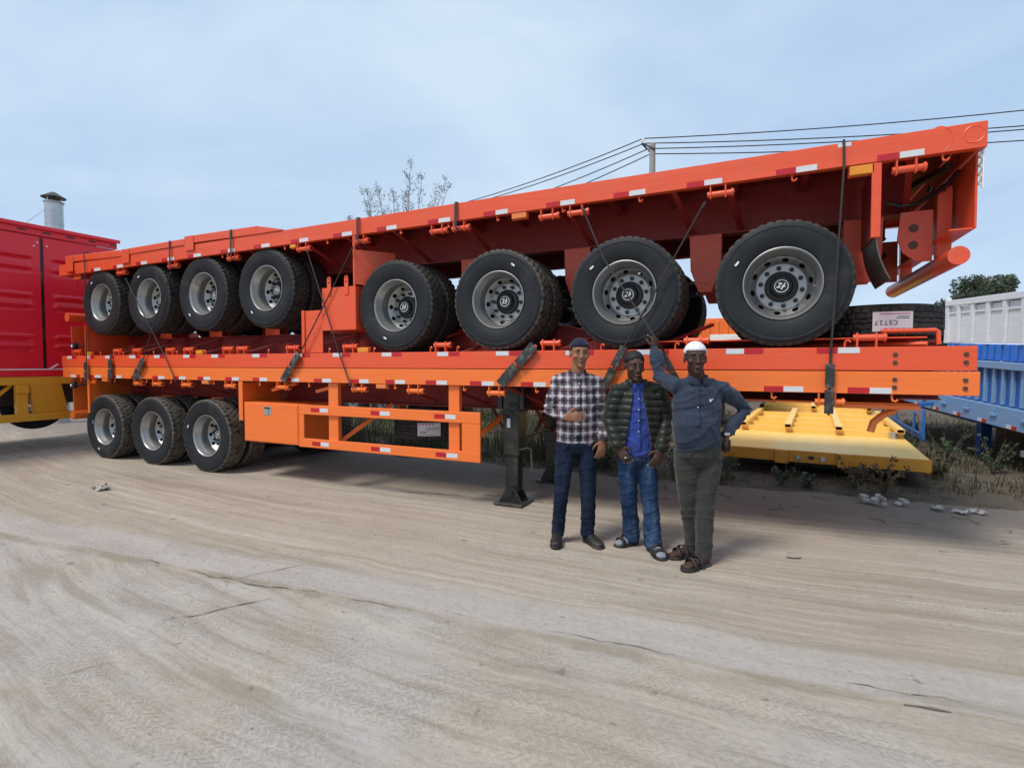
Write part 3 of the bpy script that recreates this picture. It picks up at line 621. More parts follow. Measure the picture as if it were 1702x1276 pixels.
# landing legs
for y in (0.40, 1.62):
    s = -1
    l = T.part('landing_leg', [(-2.60, -2.40, y - 0.08, y + 0.10, 0.55 - 1.508, -0.20)], 'black_paint', bevel=0.008)
    m = MB(); T.box(m, -2.575, -2.425, y - 0.06, y + 0.075, 0.14 - 1.508, 0.5495 - 1.508); m.build('inner_tube', 'black_paint', l, bevel=0.004); m = MB(); T.box(m, -2.625, -2.375, y - 0.10, y + 0.12, 1.02 - 1.508, 1.05 - 1.508); T.box(m, -2.67, -2.33, y - 0.11, y + 0.12, -0.19, -0.178)
    T.box(m, -2.66, -2.605, y - 0.09, y + 0.11, 1.06 - 1.508, -0.192); T.box(m, -2.395, -2.34, y - 0.09, y + 0.11, 1.06 - 1.508, -0.192)
    m.build('mounting_frame', 'black_paint', l, bevel=0.004)['kind'] = 'stuff'
    m = MB()
    for yy in (y - 0.095, y + 0.085): m.prism([(-2.64 - root.location.x, 0.03 - 1.508), (-2.36 - root.location.x, 0.03 - 1.508), (-2.45 - root.location.x, 0.19 - 1.508), (-2.55 - root.location.x, 0.19 - 1.508)], yy, yy + 0.014, 'y')
    m.lathe([(0.0, -0.115), (0.035, -0.115), (0.035, 0.11), (0.0, 0.11)], 16, c=T.P(-2.5, y, 0.13 - 1.508)); m.build('foot_bracket', 'black_paint', l)
    m = MB(); T.box(m, -2.67, -2.33, y - 0.17, y + 0.15, 0.004 - 1.508, 0.028 - 1.508); m.build('foot_plate', 'dark_steel', l, bevel=0.003)
    m = MB()
    for k in range(14):
        x = -2.62 + 0.24 * random.random(); m.lathe([(0, -0.012), (0.011, -0.012), (0.011, 0)], 6, c=T.P(x, y - 0.105, 0.98 - 1.508 + 0.16 * random.random()))
    m.build('bolt', 'black_paint', l)
m = MB(); m.tube([T.P(-2.40, 0.28, 0.62 - 1.508), T.P(-2.26, 0.26, 0.66 - 1.508), T.P(-2.23, 0.26, 0.65 - 1.508), T.P(-2.215, 0.26, 0.42 - 1.508)], 0.014, 8); m.build('crank_handle', 'black_paint', root)
m = MB(); m.tube([T.P(-2.5, 0.5, 0.72 - 1.508), T.P(-2.5, 1.56, 0.72 - 1.508)], 0.022, 8); m.build('cross_shaft', 'black_paint', root)
T.part('sticker', [(-2.545, -2.505, 0.312, 0.3195, 0.86 - 1.508, 0.96 - 1.508)], 'label_paper', bevel=0)
T.bars('leg_brace', [((-2.56, 0.42, 0.70 - 1.508), (-2.95, 0.72, 1.05 - 1.508))], 0.05, 0.02, 'galv')
T.bars('leg_brace', [((-2.5, 1.56, 0.66 - 1.508), (-2.5, 0.9, 1.10 - 1.508)), ((-2.5, 1.0, 0.70 - 1.508), (-2.5, 1.56, 1.1 - 1.508))], 0.04, 0.03, 'rust')
# front coupler plate, hose
T.part('coupler_plate', [(-1.0, 1.1, 0.10, 2.40, -0.262, -0.25)]); T.part('coupler_beam', [(0.55, 1.12, 0.10, 0.22, -0.30, -0.264)])
T.tube('hose', [(1.02, 0.3, -0.27), (0.98, 0.26, -0.32), (0.90, 0.24, -0.36), (0.84, 0.24, -0.42), (0.82, 0.24, -0.50)], 0.028, 'amber_dull')
T.part('air_tank_cap', [(-3.85, -3.45, 0.85, 1.1, 1.02 - 1.508, 1.10 - 1.508)], 'green', bevel=0.02)
T.tube('air_tank', [(-4.4, 1.12, 0.93 - 1.508), (-3.5, 1.12, 0.93 - 1.508)], 0.12, 'black_paint', 18)

# ---- middle trailer, upside down
root = empty('flatbed_trailer', (-10.96, 0, 1.516))
tag(root, 'orange flatbed trailer lying upside down in the middle of the stack, wheels up', 'trailer', 'stacked orange flatbed trailers')
T = Trailer(root, -1, 'red_orange', 0.183, -10.96, 1.425); MT = T
T.frame((-2.0, -0.9, False)); T.tapes(M_RED, M_WHT, -0.181, -0.136)
T.rollers(M_ROLL); T.hooks([-9.83, -9.2, -8.41, -7.85, -7.21, -5.93, -5.23, -4.86, -4.16, -3.36, -3.01, -2.1, -1.4, -0.71, 0.6])
T.lamps([(-10.186, -10.09), (-7.39, -7.245), (-4.395, -4.23)], 'amber', 0.058)
T.braces([-9.7, -9.2, -8.4, -7.5, -6.6, -5.6, -4.6, -3.9, -3.0, -1.9, -1.0], 0.44, 0.55)
AX = [-9.79, -8.52, -7.25, -5.97]; hw = -(2.567 - 1.516)
stks = [(-17, 25), (-15, 25), (-21, -23), (-23, -29)]
for x, st in zip(AX, stks): T.axle(x, hw, 'tyre', None, st)
T.springs(AX, hw)
for x in (0.93, 1.36):
    for h in (-0.062, -0.122):
        m = MB(); m.lathe([(0.0, -0.008), (0.016, -0.008), (0.016, 0.0)], 10, c=T.P(x, -0.0005, h)); m.build('bolt', 'bolt', root)
o = T.part('toolbox', [(-4.95, -4.41, 0.004, 0.60, -(2.50 - 1.516), -(1.975 - 1.516))], bevel=0.006)
for x in (-4.82, -4.545):
    m = MB(); m.prism([(x - 0.03 - root.location.x, 2.40 - 1.516), (x + 0.03 - root.location.x, 2.40 - 1.516), (x + 0.03 - root.location.x, 2.60 - 1.516), (x + 0.018 - root.location.x, 2.63 - 1.516), (x - 0.018 - root.location.x, 2.63 - 1.516), (x - 0.03 - root.location.x, 2.60 - 1.516)], -0.006, 0.002, 'y'); m.build('mounting_lug', 'red_orange', o)
m = MB()
for x in (-4.82, -4.545):
    for z in (2.56, 2.61): m.lathe([(0, -0.012), (0.009, -0.012), (0.009, -0.0065)], 8, c=(x - root.location.x, 0, z - 1.516))
m.build('bolt', 'black_paint', o)
T.part('fender_bracket', [(-5.30, -5.25, 0.004, 0.02, -(2.24 - 1.516), -0.186)]); T.part('fender_plate', [(-5.285, -4.96, 0.022, 0.03, -(2.235 - 1.516), -0.19)])
T.part('fender_bracket', [(-10.24, -10.185, 0.004, 0.03, -(2.21 - 1.516), -0.186)]); T.part('fender_plate', [(-10.215, -10.203, 0.035, 0.66, -(2.2 - 1.516), -0.2)])
T.part('tail_plate', [(-10.86, -10.845, 0.10, 2.40, -(2.22 - 1.516), -0.19)])
T.tube('bumper', [(-10.80, 0.02, -(2.365 - 1.516)), (-10.80, 2.45, -(2.365 - 1.516))], 0.075, n=20)
for y in (0.72, 1.78): T.part('bumper_post', [(-10.84, -10.76, y - 0.05, y + 0.05, -(2.31 - 1.516), -0.19)])
lamp_arm(T, -10.68, 0.07, -(1.87 - 1.516))
m = MB()
for y in (0.40, 1.9): m.prism([(-2.62 - root.location.x, 0.2), (-2.38 - root.location.x, 0.2), (-2.38 - root.location.x, 0.5), (-2.62 - root.location.x, 0.5)], y, y + 0.02, 'y')
m.build('leg_mount', 'red_orange', root)
T.part('coupler_plate', [(-1.0, 1.15, 0.10, 2.40, -0.262, -0.25)]); T.tube('spare_clamp', [(0.85, 0.10, -0.31), (1.20, 0.10, -0.31), (1.215, 0.10, -0.30), (1.22, 0.10, -0.20)], 0.016)
T.tube('wheel_stop', [(-0.1, 0.70, -0.215), (1.15, 0.10, -0.205)], 0.02)

# ---- top trailer, upright, rear to the east
root = empty('flatbed_trailer', (-10.96, 0, 3.254), (0, -0.0047, 0))
tag(root, 'orange flatbed trailer upright on top of the stack, its rear overhanging at the near end', 'trailer', 'stacked orange flatbed trailers')
T = Trailer(root, 1, 'red_orange2', 0.186, -10.96, 1.44, 0.46); TT = T
T.frame((-8.0, -6.6, True)); T.tapes(T_RED, T_WHT, -0.183, -0.137)
T.rollers(T_ROLL); T.hooks([-6.8, -5.6, -4.87, -3.76, -3.12, -2.52, -1.8, -1.05, 0.2, 1.19])
T.lamps([(-5.485, -5.384)], 'amber', 0.05); T.lamps([(-2.345, -2.18)], 'amber_dull', 0.06); T.lamps([(0.60, 0.765)], 'amber', 0.075)
T.braces([-9.8, -8.6, -7.4, -6.3, -5.3, -4.6, -3.9, -3.0, -1.8, -0.75, -0.3, 1.0], 0.43, 0.10)
AX = [-3.86, -2.527, -1.193, 0.139]
DZ = lambda x: 3.254 + 0.0047 * (x + 10.96)
stks = [(-16, -46), (25, 45), (-46, 38), (-62, 33)]
for i, (x, st) in enumerate(zip(AX, stks)): T.axle(x, 2.240 - DZ(x), 'tyre_muddy' if i == 1 else 'tyre', None, st)
T.springs(AX, 2.240 - 3.31)
T.part('fender_bracket', [(-4.45, -4.42, 0.004, 0.03, 2.50 - 3.285, -0.188)])
m = MB(); m.hexa([T.P(*q) for q in ((-4.415, 0.006, 2.52 - 3.285), (-4.14, 0.40, 2.47 - 3.285), (-4.13, 0.41, 2.47 - 3.285), (-4.405, 0.018, 2.52 - 3.285), (-4.415, 0.006, 2.93 - 3.285), (-4.14, 0.40, 2.93 - 3.285), (-4.13, 0.41, 2.93 - 3.285), (-4.405, 0.018, 2.93 - 3.285))]); m.build('fender_plate', T.mat, root)
T.part('fender_bracket', [(0.748, 0.812, 0.004, 0.03, 2.548 - 3.31, -0.188)])
T.part('fender_plate', [(0.775, 0.79, 0.035, 0.66, 2.56 - 3.31, -0.2)], 'oxide'); T.tapes([], [(0.515, 0.61)], -0.034, -0.003)  # this fender plate has the shade painted into its colour too
m = MB(); n = 8
for i in range(n):
    f0, f1 = i / n, (i + 1) / n; X0 = 0.78 + 0.10 * f0 ** 2; X1 = 0.78 + 0.10 * f1 ** 2; Z0 = 2.60 - 0.38 * f0; Z1 = 2.60 - 0.38 * f1
    m.hexa([T.P(x, y, z - 3.31) for x, y, z in ((X0, 0.02, Z0), (X0 + 0.008, 0.02, Z0), (X0 + 0.008, 0.62, Z0), (X0, 0.62, Z0), (X1, 0.02, Z1), (X1 + 0.008, 0.02, Z1), (X1 + 0.008, 0.62, Z1), (X1, 0.62, Z1))])
m.build('mud_flap', 'flap', root)
# rear: tail plate, lamp frame, bumper tube on posts, cable
T.part('tail_plate', [(1.405, 1.42, 0.10, 2.38, 2.57 - 3.31, -0.19)]); T.part('tail_flange', [(1.26, 1.404, 0.11, 2.37, 2.565 - 3.31, 2.58 - 3.31)])
m = MB(); T.box(m, 1.425, 1.432, 0.03, 0.045, 2.84 - 3.31, -0.2)
for k in range(4):
    z = 2.86 + 0.065 * k - 3.31; m.bar(T.P(1.428, 0.035, z), T.P(1.428, 0.12, z + 0.033), 0.01, 0.012, (1, 0, 0)); m.bar(T.P(1.428, 0.12, z + 0.033), T.P(1.428, 0.035, z + 0.066), 0.01, 0.012, (1, 0, 0))
m.build('lamp_frame', 'white', root)
T.tube('bumper', [(1.33, 0.14, 2.385 - 3.31), (1.33, 2.36, 2.385 - 3.31)], 0.070, n=24)
m = MB(); T.box(m, 1.36, 1.412, 0.35, 2.15, 2.36 - 3.31, 2.41 - 3.31); m.build('bumper_strip', 'amber_dull', root)
for y in (0.55, 1.80):
    T.part('bumper_post', [(1.28, 1.38, y - 0.04, y + 0.04, 2.44 - 3.31, -0.30)]); m = MB()
    pts = [(1.04, 2.84), (1.26, 2.84), (1.26, 2.42), (1.16, 2.42), (1.06, 2.50), (1.02, 2.62)]
    m.prism([(px - root.location.x, pz - 3.31) for px, pz in pts], y - 0.01, y + 0.01, 'y'); m.build('tow_plate', T.mat, root)
    m = MB()
    for z in (2.56, 2.70): m.lathe([(0, -0.014), (0.035, -0.014), (0.035, 0.014), (0, 0.014)], 14, c=T.P(1.13, y, z - 3.31))
    m.build('bolt', 'bolt', root)
T.tube('cable_loom', [(0.95, 0.6, 2.95 - 3.31), (1.05, 0.6, 2.91 - 3.31), (1.16, 0.58, 2.91 - 3.31), (1.25, 0.5, 2.95 - 3.31), (1.32, 0.40, 3.0 - 3.31), (1.36, 0.3, 3.06 - 3.31)], 0.018, 'black_paint')
T.tube('cable_loom', [(1.15, 0.7, -0.215), (1.30, 0.30, -0.205)], 0.03, 'black_paint')
for x in (1.22, 1.30):
    T.tube('plug', [(x, 0.48, 2.97 - 3.31), (x + 0.01, 0.46, 3.01 - 3.31)], 0.022, 'black_paint')
# rear lug plates: round crown above the rail and raised ring on the side
m = MB(); m.lathe([(0, -0.004), (0.060, -0.004), (0.060, 0.03), (0, 0.03)], 28, c=T.P(1.17, 0.035, -0.038)); m.build('lifting_lug', T.mat, root)
m = MB(); m.lathe([(0.054, -0.001), (0.06, -0.0035), (0.066, -0.001), (0.066, 0.002), (0.054, 0.002)], 28, closed=True, c=T.P(1.365, 0.0, -0.085)); m.build('lug_ring', T.mat, root)
m = MB(); a = [(0.10 * math.cos(t), 0.10 * math.sin(t)) for t in np.linspace(-1.0, 1.0, 9)]
m.tube([T.P(1.14 + x, -0.001, -0.088 + z) for x, z in a], 0.0025, 6); m.build('weld_seam', T.mat, root)

# ---- boards lying on the neck of the top trailer
def board(pts, label):
    (xa, za), (xb, zb), leg, drop, th = pts
    r = empty('side_board', (xa, 0, za)); tag(r, label, 'steel board', 'steel boards on the top deck')
    m = MB(); m.hexa([(0, -0.014, -th), (xb - xa, -0.014, zb - za - th), (xb - xa, 2.40, zb - za - th), (0, 2.40, -th), (0, -0.014, 0), (xb - xa, -0.014, zb - za), (xb - xa, 2.40, zb - za), (0, 2.40, 0)])
    m.build('panel', 'red_orange2', r, bevel=0.006)
    m = MB(); m.box(0.004, leg, -0.022, -0.0145, -drop, -0.004); m.build('end_plate', 'red_orange2', r, bevel=0.003)
board(((-10.70, 3.386), (-9.12, 3.352), 0.22, 0.27, 0.105), 'orange steel board on the far tip of the top deck')
board(((-9.105, 3.352), (-7.56, 3.368), 0.21, 0.22, 0.093), 'orange steel board on the top deck between two others')
board(((-7.545, 3.398), (-6.07, 3.385), 0.20, 0.21, 0.108), 'orange steel board with sloped end nearest the bare deck')
m = MB(); m.prism([(-6.066, 3.280), (-6.066, 3.384), (-5.60, 3.292), (-5.60, 3.282)], -0.013, 2.39, 'y')
o = m.build('ramp_wedge', 'red_orange2'); tag(o, 'thin orange wedge behind the boards sloping down to the top deck', 'steel wedge')

# ---- spare tyres
def spare(x, y, z, label, flip, lab_ang):
    r = empty('spare_tyre', (x, y, z), (math.pi if flip else 0, 0, 0)); tag(r, label, 'tyre', 'spare tyres of the trailers')
    link('tyre', TYRE['tyre'], r, rot=(R_(90), 0, 0.4)); link('rim', RIM, r, rot=(R_(90), 0, 0))
    a = lab_ang if not flip else -lab_ang
    # label bent round the tread
    m = MB(); n = 8; W_ = 0.30; vs = []
    for i in range(n + 1):
        t = a + (i / n - 0.5) * W_ / 0.53
        vs += [(0.5335 * math.cos(t), 0.5335 * math.sin(t), -0.075), (0.5335 * math.cos(t), 0.5335 * math.sin(t), 0.095)]
    m.add(vs, [(2 * i, 2 * i + 2, 2 * i + 3, 2 * i + 1) for i in range(n)]); lb = m.build('label', 'label_paper', r, recalc=False)
    def strip(z0, z1, u0, u1, mt, rr=0.5345):
        m = MB(); vs = []
        for i in range(n + 1):
            t = a + (u0 + (u1 - u0) * i / n) / 0.53
            vs += [(rr * math.cos(t), rr * math.sin(t), z0), (rr * math.cos(t), rr * math.sin(t), z1)]
        m.add(vs, [(2 * i, 2 * i + 2, 2 * i + 3, 2 * i + 1) for i in range(n)]); m.build('print', mt, lb, recalc=False)
    for k in range(5): strip(0.068, 0.088, -0.14 + 0.045 * k, -0.11 + 0.045 * k, 'pink_print')
    strip(-0.06, -0.052, -0.13, 0.10, 'pink_print'); strip(-0.02, -0.014, -0.12, -0.02, 'black_print'); strip(-0.035, -0.029, -0.12, -0.03, 'black_print')
    word = 'CST27'
    for i, ch in enumerate(word):
        t = a + (-0.015 + 0.034 * i) / 0.53
        text('lettering', ch, 0.055, 'black_print', lb, (0.5355 * math.cos(t), 0.5355 * math.sin(t), 0.018), (R_(90), 0, t + R_(90)), 0.0005)
    return r
spare(0.97, 1.15, 1.945, 'black spare tyre lying flat on the upside down trailer, its white label upside down', True, R_(-84))
spare(-4.15, 1.25, 0.70, 'black spare tyre with white label slung under the bottom trailer behind the side guard', False, R_(-62))
m = MB(); m.box(-4.75, -3.55, 1.18, 1.24, 0.862, 0.90); m.box(-4.75, -3.55, 1.28, 1.34, 0.862, 0.90)
for x in (-4.72, -3.62): m.box(x, x + 0.05, 1.18, 1.34, 0.902, 1.03)
o = m.build('spare_carrier', 'orange'); o.parent = BT.root; o.location = (10.94, 0, -1.508)
m = MB(); m.tube([(0.86, 0.60, 2.10), (0.87, 0.57, 1.95), (0.88, 0.60, 1.80)], 0.008, 6)

# ------------------------------------------------------------ lashing cables
def lash(pts, label, sleeves=(), r=0.008, name='lashing_cable'):
    e = empty(name, pts[0]); tag(e, label, 'cable', 'lashing cables round the trailer stack'); o = Vector(pts[0])
    m = MB(); P = [Vector(p) - o for p in pts]; m.tube(P, r, 6); m.build('steel_cable', 'cable', e)
    for a, c, w in sleeves:
        a = Vector(a); c = Vector(c); n = 2
        for i in range(n):
            p = a.lerp(c, i / n + 0.02); q = a.lerp(c, (i + 1) / n - 0.02); m = MB()
            m.bar(p - o, q - o, w, 0.014, (0, -1, 0.15 * (-1) ** i)); m.build('edge_sleeve', 'sleeve', e, bevel=0.004)
    if len(pts) > 2 or True:
        m = MB(); k = P[0].lerp(P[1], min(0.08 / max((P[1] - P[0]).length, 0.1), 0.5)); m.tube([P[0], P[0].lerp(k, 0.5) + Vector((0.012, -0.01, 0)), k], 0.010, 6); m.build('cable_clamp', 'cable', e)
    return e
# root rotations: hand of the man at the east end, where he holds one cable
P3ROOT = Vector((-0.424, -0.66, 0)); CX = Vector((math.cos(PSI), math.sin(PSI), 0)); CY = Vector((-math.sin(PSI), math.cos(PSI), 0))
GRIP = P3ROOT + CX * -0.243 + CY * 0.40 + Vector((0, 0, 1.79))
Y0 = -0.03
lash([(-1.576, Y0, 3.06), (-1.35, -0.10, 2.55), tuple(GRIP), (-0.80, -0.06, 1.69), (-0.696, Y0, 1.47), (-0.61, Y0, 1.27)], 'thin steel cable held in the raised hand of the man in navy', [((-0.83, -0.07, 1.70), (-0.62, -0.035, 1.30), 0.06)])
lash([(-0.467, Y0, 2.97), (-1.171, Y0, 1.71), (-1.346, Y0, 1.364), (-1.36, Y0, 1.28)], 'thin steel cable crossing the third front wheel down to a black sleeve between two men', [((-1.155, -0.045, 1.735), (-1.36, -0.045, 1.33), 0.075)])
lash([(-5.151, Y0, 2.987), (-4.652, Y0, 1.709), (-4.478, Y0, 1.309), (-4.385, Y0, 1.275)], 'thin steel cable running down past the upside down toolbox to a bare hook', [])
lash([(-4.407, Y0, 2.955), (-5.312, Y0, 1.677), (-5.607, Y0, 1.336)], 'thin steel cable slanting left across the upside down toolbox into a black sleeve', [((-5.30, -0.045, 1.70), (-5.60, -0.045, 1.335), 0.10)])
lash([(-8.974, Y0, 2.89), (-8.06, Y0, 1.696), (-7.792, Y0, 1.295)], 'thin steel cable crossing the second raised wheel from the far end, without a sleeve', [])
lash([(-7.854, Y0, 2.91), (-8.483, Y0, 1.818), (-8.598, Y0, 1.607), (-8.797, Y0, 1.308)], 'thin steel cable slanting left between raised wheels with a black sleeve on the rails', [((-8.56, -0.045, 1.64), (-8.80, -0.045, 1.33), 0.12)])
lash([(0.556, 0.6, 3.322), (0.556, -0.012, 3.322), (0.558, -0.03, 3.10), (0.497, -0.03, 1.62), (0.493, Y0, 1.154)], 'upright black cable over the nearest big wheel with sleeve at its foot', [((0.496, -0.042, 1.575), (0.492, -0.042, 1.16), 0.065)], 0.009)
lash([(-2.073, Y0, 1.746), (-2.30, Y0, 1.5), (-2.446, Y0, 1.364)], 'short steel cable in a long black sleeve above the black support legs', [((-2.06, -0.045, 1.76), (-2.46, -0.045, 1.34), 0.11)])
lash([(-10.14, 0.6, 3.40), (-10.14, -0.03, 3.40), (-10.10, Y0, 3.2), (-10.135, Y0, 1.75), (-10.15, Y0, 1.24)], 'upright black cable at the far end over the end board beside the first raised wheel', [((-10.137, -0.045, 1.60), (-10.15, -0.045, 1.29), 0.09)])
lash([(-9.439, Y0, 1.72), (-9.458, Y0, 1.30)], 'short upright strap in a black sleeve near the far end of the rails', [((-9.44, -0.042, 1.64), (-9.455, -0.042, 1.33), 0.11)])
for x, dz, lb in ((-2.992, 0.0, 'black strap over the top rail above the nearer half of the front wheels'), (-4.341, 0.0, 'black strap over the top rail above the orange toolbox'), (-6.553, 0.105, 'black strap over the board with the sloped end'), (-7.878, 0.09, 'black strap over the board in between the others')):
    zt_ = DZ(x) + dz; e = empty('tie_strap', (x, 0, zt_)); tag(e, lb, 'strap', 'straps over the top deck')
    m = MB(); m.box(-0.014, 0.014, -0.030, -0.0245, -0.26 - dz, 0.004); m.box(-0.014, 0.014, -0.024, 2.5, 0.004, 0.009); m.build('webbing', 'sleeve', e)
    m = MB(); m.tube([(0, -0.028, -0.26 - dz), (0.03, 0.0, -0.30 - dz)], 0.009, 6); m.build('buckle', 'cable', e)

# ------------------------------------------------------------ crimson box trailer on a yellow chassis (far left)
root = empty('box_trailer', (-11.7, 0, 0)); tag(root, 'crimson red box trailer with pressed ridges on a deep yellow chassis', 'trailer')
def pressed_panel(y0, y1, z0, z1):
    ysn = np.linspace(y0, y1, 60); zsn = np.linspace(z0, z1, 190); Y, Z = np.meshgrid(ysn, zsn); D = np.zeros_like(Y)
    for zc in (3.47, 3.27, 2.78, 2.61, 2.05, 1.88):
        win = sstep(Y, y0 + 0.10, y0 + 0.20) * sstep(-Y, -(y1 - 0.10), -(y1 - 0.20))
        D += 0.034 * np.exp(-((Z - zc) / 0.034) ** 4) * win - 0.016 * np.exp(-((Z - zc + 0.075) / 0.028) ** 2) * win
    D += 0.006 * (fnoise(Y * 1.1 + 30, Z * 1.1 + 30, 11, 2) - 0.5)
    co = np.stack([D, Y, Z], -1).reshape(-1, 3); i = np.arange(60 * 190).reshape(190, 60)
    q = np.stack([i[:-1, :-1], i[:-1, 1:], i[1:, 1:], i[1:, :-1]], -1).reshape(-1, 4)
    return link('side_panel', fast_mesh('side_panel', co, q, 'crimson', True), root)
for y0, y1 in ((-3.9, -2.62), (-2.58, -1.28), (-1.24, 0.055), (0.105, 1.27)): pressed_panel(y0, y1, 1.47, 3.82)
def pb(name, boxes, mat, bevel=0.004):
    m = MB()
    for q in boxes: m.box(*q)
    return m.build(name, mat, root, bevel=bevel)
pb('box_body', [(-2.42, -0.03, -3.95, 1.30, 1.46, 3.84)], 'crimson')
pb('roof', [(-2.45, 0.06, -3.98, 1.34, 3.985, 4.02)], 'crimson'); pb('top_rail', [(-0.04, 0.012, -3.96, 1.31, 3.845, 3.984)], 'crimson')
pb('drip_edge', [(0.061, 0.075, -3.98, 1.34, 3.955, 4.02)], 'crimson')
m = MB()
for k in range(14): m.box(0.0125, 0.016, -3.5 + 0.36 * k, -3.38 + 0.36 * k, 3.895, 3.925)
m.build('rail_slot', 'black_paint', root)
pb('door_gap', [(-0.028, -0.012, 0.058, 0.102, 1.47, 3.82)], 'black_paint', 0)
pb('bottom_rail', [(-0.05, 0.03, -3.96, 1.31, 1.34, 1.455)], 'crimson'); pb('trim_strip', [(0.012, 0.034, -3.96, 1.31, 1.457, 1.475)], 'white')
m = MB()
for k in range(9): m.box(0.0305, 0.034, -3.4 + 0.5 * k, -3.2 + 0.5 * k, 1.385, 1.40)
m.build('rail_slot', 'crimson', root)
m = MB(); m.bar((0.05, 0.12, 1.47), (0.05, 0.25, 1.56), 0.02, 0.03, (1, 0, 0)); m.build('latch', 'white', root)
for dy, dz in ((0.02, 3.72), (-0.03, 3.65), (0.16, 3.68)):
    m = MB(); m.lathe([(0, 0.014), (0.014, 0.012), (0.014, 0.0)], 8, 'x', c=(0, dy, dz)); m.build('rivet', 'white', root)
pb('chassis_beam', [(-0.10, 0.02, -4.2, 1.6, 1.195, 1.335)], 'yellow_deep'); pb('lower_beam', [(-0.06, 0.06, -4.2, 1.9, 0.555, 0.685)], 'yellow_deep')
for y in (-2.4, -0.36): pb('post', [(-0.05, 0.05, y, y + 0.16, 0.686, 1.194)], 'yellow_deep'); pb('post_cap', [(0.051, 0.075, y - 0.01, y + 0.17, 1.05, 1.194)], 'yellow_deep')
m = MB(); m.hexa([(-0.10, -0.10, 0.686), (-0.02, -0.10, 0.686), (-0.02, 0.42, 0.686), (-0.10, 0.42, 0.686), (-0.10, -0.17, 1.194), (0.04, -0.17, 1.194), (0.04, 0.30, 1.194), (-0.10, 0.30, 1.194)]); m.build('locker', 'yellow_deep', root, bevel=0.008)
m = MB(); m.bar((-0.1, -0.9, 0.69), (-0.1, -0.38, 1.19), 0.05, 0.05, (1, 0, 0)); m.bar((-0.1, -1.4, 1.19), (-0.1, -0.9, 0.69), 0.05, 0.05, (1, 0, 0)); m.build('brace', 'yellow_deep', root)
pb('rear_beam', [(-2.4, -0.11, -3.9, 1.5, 1.20, 1.32)], 'yellow_deep')
pb('inner_beam', [(-0.82, -0.70, -3.9, 1.6, 0.8, 1.199), (-1.75, -1.63, -3.9, 1.6, 0.8, 1.199)], 'dark_steel')
w = wheel(root, -1.75, 0.62, 0.77, None, False, 'tyre', False); w.rotation_euler = (0, 0, R_(65)); w.name = 'spare_wheel'

# chimney behind it
root = empty('flue_pipe', (-16.83, 2.58, 0)); tag(root, 'tall galvanised flue pipe with conical cap rising behind the red box trailer', 'chimney')
m = MB(); m.lathe([(0.195, 0), (0.195, 2.4), (0.205, 2.4), (0.205, 2.44), (0.195, 2.44), (0.195, 5.20), (0.202, 5.20), (0.202, 5.23), (0.195, 5.23), (0.195, 5.74), (0.225, 5.77), (0.225, 5.785), (0.185, 5.785), (0.185, 5.0)], 28, 'z'); m.build('pipe', 'galv', root)
m = MB(); m.lathe([(0.0, 6.05), (0.05, 6.04), (0.265, 5.90), (0.265, 5.89), (0.05, 5.94)], 28, 'z'); m.build('cap', 'dark_steel', root)
m = MB()
for a in range(4): m.bar((0.19 * math.cos(a * 1.57 + 0.5), 0.19 * math.sin(a * 1.57 + 0.5), 5.7), (0.20 * math.cos(a * 1.57 + 0.5), 0.20 * math.sin(a * 1.57 + 0.5), 5.87), 0.02, 0.01)
m.build('cap_strut', 'galv', root)
m = MB(); m.tube([(0.0, -0.2, 5.55), (-1.6, -1.5, 3.7)], 0.006, 5); m.build('guy_wire', 'galv', root)

# ------------------------------------------------------------ yellow flatbed body lying on the verge
yr = empty('flatbed_platform', (1.86, 2.90, 0), (0, 0, R_(-4.6))); tag(yr, 'yellow flatbed body lying low on the grass at the right', 'trailer bed')
def yb(name, boxes, mat='yellow', bevel=0.005, parent=None):
    m = MB()
    for q in boxes: m.box(*q)
    return m.build(name, mat, parent or yr, bevel=bevel)
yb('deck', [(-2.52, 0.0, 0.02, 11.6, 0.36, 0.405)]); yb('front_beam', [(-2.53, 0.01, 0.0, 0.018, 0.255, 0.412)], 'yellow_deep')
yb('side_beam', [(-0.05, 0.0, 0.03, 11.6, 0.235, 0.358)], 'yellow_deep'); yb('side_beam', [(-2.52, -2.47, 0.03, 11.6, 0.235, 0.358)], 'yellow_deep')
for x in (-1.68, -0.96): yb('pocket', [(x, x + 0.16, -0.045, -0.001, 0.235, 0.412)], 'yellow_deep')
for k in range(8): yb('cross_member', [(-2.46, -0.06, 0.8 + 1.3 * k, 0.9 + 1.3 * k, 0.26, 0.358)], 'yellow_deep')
for x in (-1.25, -1.40, -1.12): yb('connector', [(x - 0.03, x + 0.03, -0.035, -0.001, 0.29 if x != -1.25 else 0.31, 0.35)], 'galv' if x != -1.25 else 'black_paint')
for y in (0.9, 5, 9.5): yb('skid', [(-2.2, -0.3, y, y + 0.2, 0.02, 0.234)], 'dark_steel')
m = MB(); m.lathe([(0, 0.406), (0.06, 0.406), (0.06, 0.50), (0, 0.50)], 18, 'z', c=(-0.16, 2.05, 0)); m.build('stake_socket', 'galv', yr)
m = MB(); m.lathe([(0, 0.406), (0.045, 0.406), (0.05, 0.44), (0.02, 0.48), (0, 0.48)], 14, 'z', c=(-0.30, 2.2, 0)); m.build('lug', 'yellow_deep', yr)
